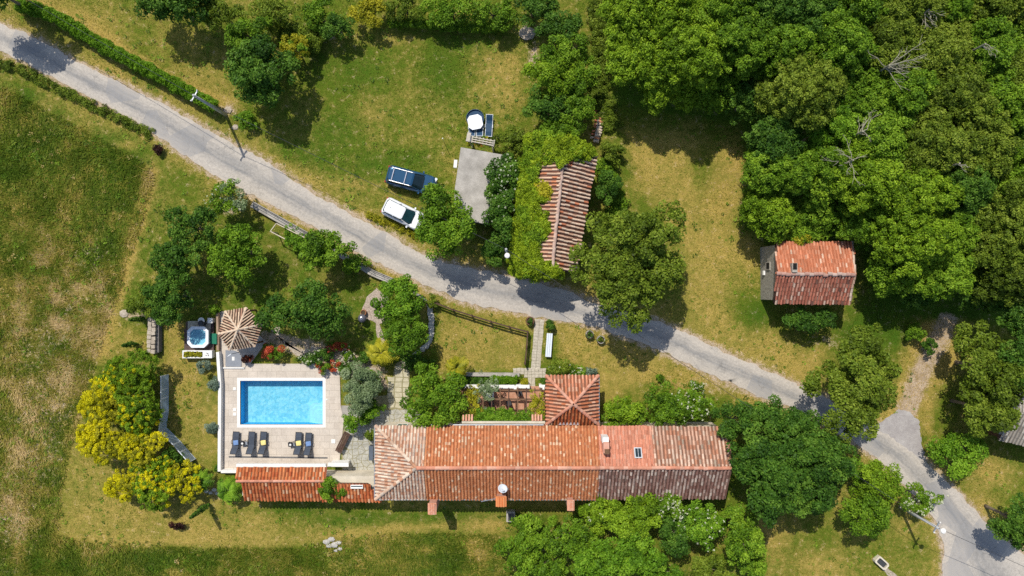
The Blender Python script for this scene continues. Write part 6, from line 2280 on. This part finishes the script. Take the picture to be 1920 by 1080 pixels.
wf = thing("wooden_fence", "dark brown wooden rail fence with a corner, beside the garden path", "fence", tuple(W(900, 590)))
fpts = [(817, 567), (850, 580), (885, 591), (920, 602), (955, 612), (989, 621), (987, 650), (984, 680)]
for i, p in enumerate(fpts):
    w_ = W(*p)
    MB().box((w_.x, w_.y, .5), (.13, .13, 1.2), -.3).build("post", WOOD_DK, wf, world=True)
    if i:
        v = W(*fpts[i - 1])
        MB().bar((v.x, v.y, .95), (w_.x, w_.y, .95), .12, .14).bar((v.x, v.y, .5), (w_.x, w_.y, .5), .08, .12).build("rail", WOOD_DK, wf, world=True)

# edging stones round the bed and rock heap
rr_ = random.Random(12)


def rock(c, s, seed):
    r = random.Random(seed)
    mb = MB()
    vs = []
    for i in range(4):
        ph_ = math.pi * (.08 + .84 * i / 3) - math.pi / 2
        for k in range(7):
            a = 2 * math.pi * k / 7
            q = 1 + r.uniform(-.22, .22)
            vs.append((s[0] * math.cos(ph_) * math.cos(a) * q, s[1] * math.cos(ph_) * math.sin(a) * q, s[2] * math.sin(ph_) + s[2] * .6))
    fs = []
    for i in range(3):
        for k in range(7):
            fs.append((i * 7 + k, i * 7 + (k + 1) % 7, i * 7 + 7 + (k + 1) % 7, i * 7 + 7 + k))
    fs += [tuple(reversed(range(7))), tuple(range(21, 28))]
    return mb.add(vs, fs)


EDGE = mat("edge_stone", (.42, .40, .34), .9, c2=(.62, .59, .52), scale=5, fine=.2)
edge = resample([(806, 572), (809, 600), (810, 622), (804, 642), (792, 656), (778, 664)], 19)
for i, (px, py) in enumerate(edge):
    c = W(px + rr_.uniform(-1, 1), py, .1)
    o = rock(c, (.26 + rr_.uniform(0, .08), .26, .16), i).build("edging_stone", EDGE, None)
    o.location = (c.x, c.y, -.02)
    tag(o, "pale edging stone in the curved row right of the gravel circle trees", "stone", "edging stones in the curved row")
ROCKW = mat("rock_white", (.36, .33, .28), .9, c2=(.60, .57, .51), scale=5, fine=.2)
for i, (px, py, s) in enumerate(((612, 1016, .38), (621, 1012, .34), (626, 1022, .42), (634, 1018, .3), (617, 1024, .3), (637, 1030, .26), (629, 1033, .2))):
    c = W(px, py, .1)
    o = rock(c, (s, s * .7, s * .3), 50 + i).build("rock", ROCKW, None)
    o.location = (c.x, c.y, -.03)
    tag(o, "whitish rock in the small heap on the bottom meadow", "rock", "rocks in the heap on the bottom meadow")
for i, (px, py, s) in enumerate(((386, 921, .26), (394, 924, .22), (401, 919, .24), (407, 926, .2))):
    c = W(px, py, .1)
    o = rock(c, (s, s * .8, s * .5), 70 + i).build("rock", ROCKW, None)
    o.location = (c.x, c.y, -.03)
    tag(o, "pale rock between the broom thicket and the bright green palm", "rock", "rocks beside the palm")
for i, (px, py, s, lb) in enumerate(((426, 206, .42, "pale boulder at the foot of the upper left utility pole"), (440, 238, .34, "pale boulder on the verge below the upper left utility pole"),
                                     (232, 588, .5, "broad pale boulder on the mown strip left of the cypresses"), (988, 62, .8, "large brown rock on the bare earth mound"))):
    c = W(px, py, .1)
    o = rock(c, (s, s * .8, s * .22), 90 + i).build("boulder", DIRTM, None)
    o.location = (c.x, c.y, -.05)
    tag(o, lb, "boulder")

# ------------------------------------------------------------------ garden pieces
def barrel(label, px, py, r, h, m, fill, seed):
    c = W(px, py, h)
    root = thing("barrel_planter", label, "planter", (c.x, c.y, 0), 0, "planters along the road and path")
    MB().lathe([(r * .8, 0), (r, h * .5), (r * .92, h), (r * .78, h), (r * .76, h * .8)], (0, 0, 0), 16, cap=False).build("barrel", m, root)
    MB().lathe([(r * .01, h * .82), (r * .8, h * .82)], (0, 0, 0), 14, cap=False).build("soil", mat("soil", (.07, .05, .03)), root)
    if fill:
        g = np.random.default_rng(seed)
        n = 14
        C = np.stack([c.x + g.normal(0, r * .35, n), c.y + g.normal(0, r * .35, n), g.uniform(h, h + .2, n)], -1)
        foliage("plant", fill, C, np.full(n, .12), g.random(n), .10, 1.2, g, root)


barrel("dark barrel planter with a pale rim at the top of the garden path", 994, 602, .42, .6, WOOD_BR, 'dark', 1)
barrel("dark planter with a pale rim on the lawn, nearest the road shadow", 1106, 627, .40, .6, STONEW, 'dark', 2)
barrel("pale stone planter right of the dark planter on the lawn", 1127, 637, .40, .55, CONC, 'olive', 3)
barrel("terracotta pot beside the kettle grill on the gravel circle", 681, 586, .28, .5, mat("terracotta", (.40, .18, .09), .9), None, 4)
c = W(679, 597, .8)
kg = thing("kettle_grill", "dark round grill with a pale ring on its lid, beside the gravel circle", "grill", (c.x, c.y, 0))
MB().lathe([(.05, .45), (.3, .52), (.40, .75), (.36, .95), (.18, 1.08), (.02, 1.1)], (0, 0, 0), 18, cap=False).build("kettle", mat("grill_grey", (.10, .10, .12), .4), kg, smooth=True)
MB().lathe([(.10, 1.09), (.14, 1.14), (.10, 1.15), (.06, 1.1)], (-.02, .02, 0), 12, cap=False).build("lid_ring", CHROME, kg)
for k in range(3):
    a = k * 2.1 + .4
    MB().tube([(.2 * math.cos(a), .2 * math.sin(a), .55), (.38 * math.cos(a), .38 * math.sin(a), 0)], .02, 5).build("leg", DARKM, kg)
c = W(1029.5, 647, .45)
wbn = thing("bench", "long pale blue-white bench on the lawn right of the garden path", "bench", (c.x, c.y, 0), math.radians(86))
for yy, w_ in ((-.17, .17), (0.02, .17), (.2, .15)):
    MB().box((0, yy, .45), (2.2, w_, .05)).build("seat_plank", mat("bench_white", (.66, .71, .76), .5, var=.06), wbn)
for sx in (-1, 1):
    MB().box((sx * .85, 0, .2), (.12, .44, .42)).build("leg", DARKM, wbn)
# trellis frame
tr_ = thing("trellis", "pale pole frame of a vine trellis beside the roadside wall", "trellis", tuple(W(535, 440)))
fr = [W(p[0], p[1], 2.0) for p in ((507, 434), (518, 419), (580, 450), (569, 466))]
mb = MB()
for i in range(4):
    a, b = fr[i], fr[(i + 1) % 4]
    mb.tube([a, b], .05, 6)
mb.build("top_frame", mat("pale_pole", (.58, .50, .36), .8), tr_, world=True)
for p in fr:
    MB().tube([(p.x, p.y, -.1), (p.x, p.y, 2.05)], .05, 6).build("post", BARE, tr_, world=True)
r = np.random.default_rng(31)
n = 170
x = r.uniform(536, 578, n)
y = 452 + (x - 556) * .45 + r.normal(0, 9, n)
z = 1.9 + r.uniform(-.5, .35, n)
k = (H - z) / F
vn = thing("vine", "bright green vine sprawling over the pale trellis frame", "climbing plant", tuple(W(552, 455)))
foliage("foliage", 'bright', np.stack([(x - 960) * k, (540 - y) * k, z], -1), np.full(n, .2), r.random(n), .15, 1.4, r, vn)
# lid box below the house, and trough at lower right
c = W(957.5, 969, .7)
wl_ = thing("well_box", "grey stone box with a dark lid on the lawn below the dish", "well", (c.x, c.y, 0))
MB().prism([(-.4, -.48), (.4, -.48), (.4, .48), (-.4, .48)], -.1, .7).build("box", CONC, wl_)
MB().box((.03, -.05, .715), (.56, .7, .04)).build("lid", mat("lid_dark", (.09, .085, .09), .7), wl_)
c = W(1654, 1056, .5)
tg_ = thing("stone_trough", "pale stone trough with dark inside on the lower right lawn", "trough", (c.x, c.y, 0), math.radians(-42))
out = [(-.62, -.26), (-.5, -.38), (.5, -.38), (.66, -.24), (.66, .24), (.5, .38), (-.5, .38), (-.62, .26)]
inn = [(x_ * .78, y_ * .66) for x_, y_ in out]
mb = MB()
n = 8
vs = [(x_, y_, 0) for x_, y_ in out] + [(x_, y_, .5) for x_, y_ in out] + [(x_, y_, .5) for x_, y_ in inn] + [(x_, y_, .3) for x_, y_ in inn]
fs = []
for i in range(3):
    for k in range(n):
        fs.append((i * n + k, i * n + (k + 1) % n, (i + 1) * n + (k + 1) % n, (i + 1) * n + k))
mb.add(vs, fs).build("trough", mat("trough_stone", (.55, .48, .36), .9, c2=(.68, .62, .50)), tg_)
MB().prism(inn, .2, .31).build("trough_soil", mat("trough_dark", (.05, .055, .06), .8), tg_)
sheet("trough_path", [(1655, 1068), (1662, 1064), (1690, 1085), (1680, 1095)], .012, DIRTM, .08, .8, 4, 9)
# gravel under the boulders etc: border stones at the terrace edge
c = W(650, 776, .1)
q = slab_path("corner_slab", [(640, 760), (656, 768), (648, 786), (642, 782)], 1.0, 1.2, .05, CONC, .03, 0, 8)

# ------------------------------------------------------------------ terrace with pergola
TERR = mat("terracotta_floor", (.42, .19, .11), .85, c2=(.54, .30, .20), scale=2.0, fine=.2)
sheet("terracotta_terrace", [(866, 724), (1022, 724), (1022, 800), (866, 800)], .03, TERR, .1)
pg = thing("pergola", "dark brown wooden pergola of beams and rafters over the terracotta terrace", "pergola", tuple(W(945, 755)))
ZP = 2.4
for (xa, ya, xb, yb) in ((868, 748, 1022, 749), (866, 731, 1022, 732), (866, 782, 1022, 783)):
    a, b = W(xa, ya, ZP), W(xb, yb, ZP)
    MB().bar(a, b, .14, .16).build("beam", WOOD_BR, pg, world=True)
for i, xx in enumerate((876, 890, 906, 922, 938, 954, 971, 987, 1003, 1016)):
    a, b = W(xx, 727, ZP + .14), W(xx - .4, 784, ZP + .14)
    MB().bar(a, b, .10, .12).build("rafter", WOOD_DK if i % 2 else WOOD_BR, pg, world=True)
for xx, yy in ((874, 731), (922, 731), (970, 732), (1014, 732), (874, 748), (940, 749), (1014, 749)):
    p = W(xx, yy, ZP)
    MB().box((p.x, p.y, 1.15), (.12, .12, 2.35)).build("post", WOOD_BR, pg, world=True)
r = np.random.default_rng(44)
for lb, (xc, yc, sx, sy), n, kd_ in (("yellow-green vine on the left end of the pergola", (886, 752, 8, 14), 80, 'gold'), ("green vine on the pergola at the lower left by the house", (906, 781, 17, 7), 150, 'bright'),
                                ("green vine with pale leaves at the lower middle of the pergola", (958, 781, 22, 7), 220, 'bright'), ("thin yellow vine near the right end of the pergola", (1008, 760, 8, 14), 60, 'gold'),
                                ("grey-green flowering vine over the white wall at the left part of the pergola", (914, 730, 9, 10), 80, 'grey')):
    x, y = r.normal(xc, sx, n), r.normal(yc, sy, n)
    y = np.minimum(y, 791)
    x = np.clip(x, 868, 1018)
    z = ZP + r.uniform(.1, .35, n)
    k = (H - z) / F
    vn = thing("vine", lb, "climbing plant", tuple(W(xc, yc)))
    foliage("foliage", kd_, np.stack([(x - 960) * k, (540 - y) * k, z], -1), np.full(n, .21), r.random(n), .14, 1.1, r, vn)
tw2 = thing("terrace_wall", "white low wall along the top of the terracotta terrace", "wall", tuple(W(930, 726)))
for xa, xb, zz in ((862, 965, .8), (967, 993, .85), (1011, 1022, .85)):
    a, b = W(xa, 725, zz), W(xb, 725.5, zz)
    MB().prism([(a.x, a.y + .18), (b.x, b.y + .18), (b.x, b.y - .14), (a.x, a.y - .14)], -.1, zz).build("wall", WHITE, tw2, world=True)
for xx in (967, 1017):
    p = W(xx, 728, 1.1)
    MB().box((p.x, p.y, .5), (.36, .4, 1.2)).build("pillar", WHITE, tw2, world=True)
gwl = thing("garden_wall", "grey stone wall between the dry lawn and the terrace hedge", "wall", tuple(W(920, 703)))
a, b = W(870, 702, .5), W(974, 703, .5)
MB().prism([(a.x, a.y + .16), (b.x, b.y + .16), (b.x, b.y - .16), (a.x, a.y - .16)], -.1, .55).build("wall", CONC, gwl, world=True)
barrel("brown pot at the right end of the box hedge", 977, 709, .25, .4, WOOD_BR, 'mid', 9)
tree("shrub", "small yellow-green bush at the entrance to the terrace", 984, 717, 7, .8, 'gold', "shrub", size=.10)
tree("shrub", "small dark bush between the entrance paving and the porch roof", 1020, 714, 6, .7, 'dark', "shrub", size=.10)
c = W(917, 739, .75)
tt = thing("terrace_table", "small dark table with a white cloth under the pergola", "table", (c.x, c.y, 0))
MB().box((0, 0, .72), (.9, .9, .05)).build("table_top", WHITE, tt)
for sx in (-1, 1):
    for sy in (-1, 1):
        MB().box((sx * .36, sy * .36, .35), (.06, .06, .7)).build("leg", DARKM, tt)
for px, py, lb in ((954, 756, "dark terrace chair under the middle of the pergola"), (974, 737, "dark terrace chair by the white pillar under the pergola"), (921, 756, "dark terrace chair below the small terrace table")):
    c = W(px, py, .5)
    ch = thing("terrace_chair", lb, "chair", (c.x, c.y, 0), .3)
    MB().box((0, 0, .45), (.45, .45, .05)).build("seat", DARKM, ch)
    MB().box((0, -.21, .7), (.45, .04, .45)).build("backrest", DARKM, ch)
    for sx in (-1, 1):
        for sy in (-1, 1):
            MB().box((sx * .19, sy * .19, .215), (.04, .04, .43)).build("leg", DARKM, ch)
# small things by the west wall and terrace
c = W(697, 848, .4)
gb = thing("storage_box", "slim dark box against the west wall of the farmhouse", "box", (c.x, c.y, 0))
MB().box((0, 0, .35), (.35, 1.3, .7)).build("box", DARKM, gb)
MB().box((0, 0, .73), (.4, 1.36, .05)).build("lid", mat("box_lid", (.09, .11, .14), .6), gb)
print("LEAVES", LEAVES[0])
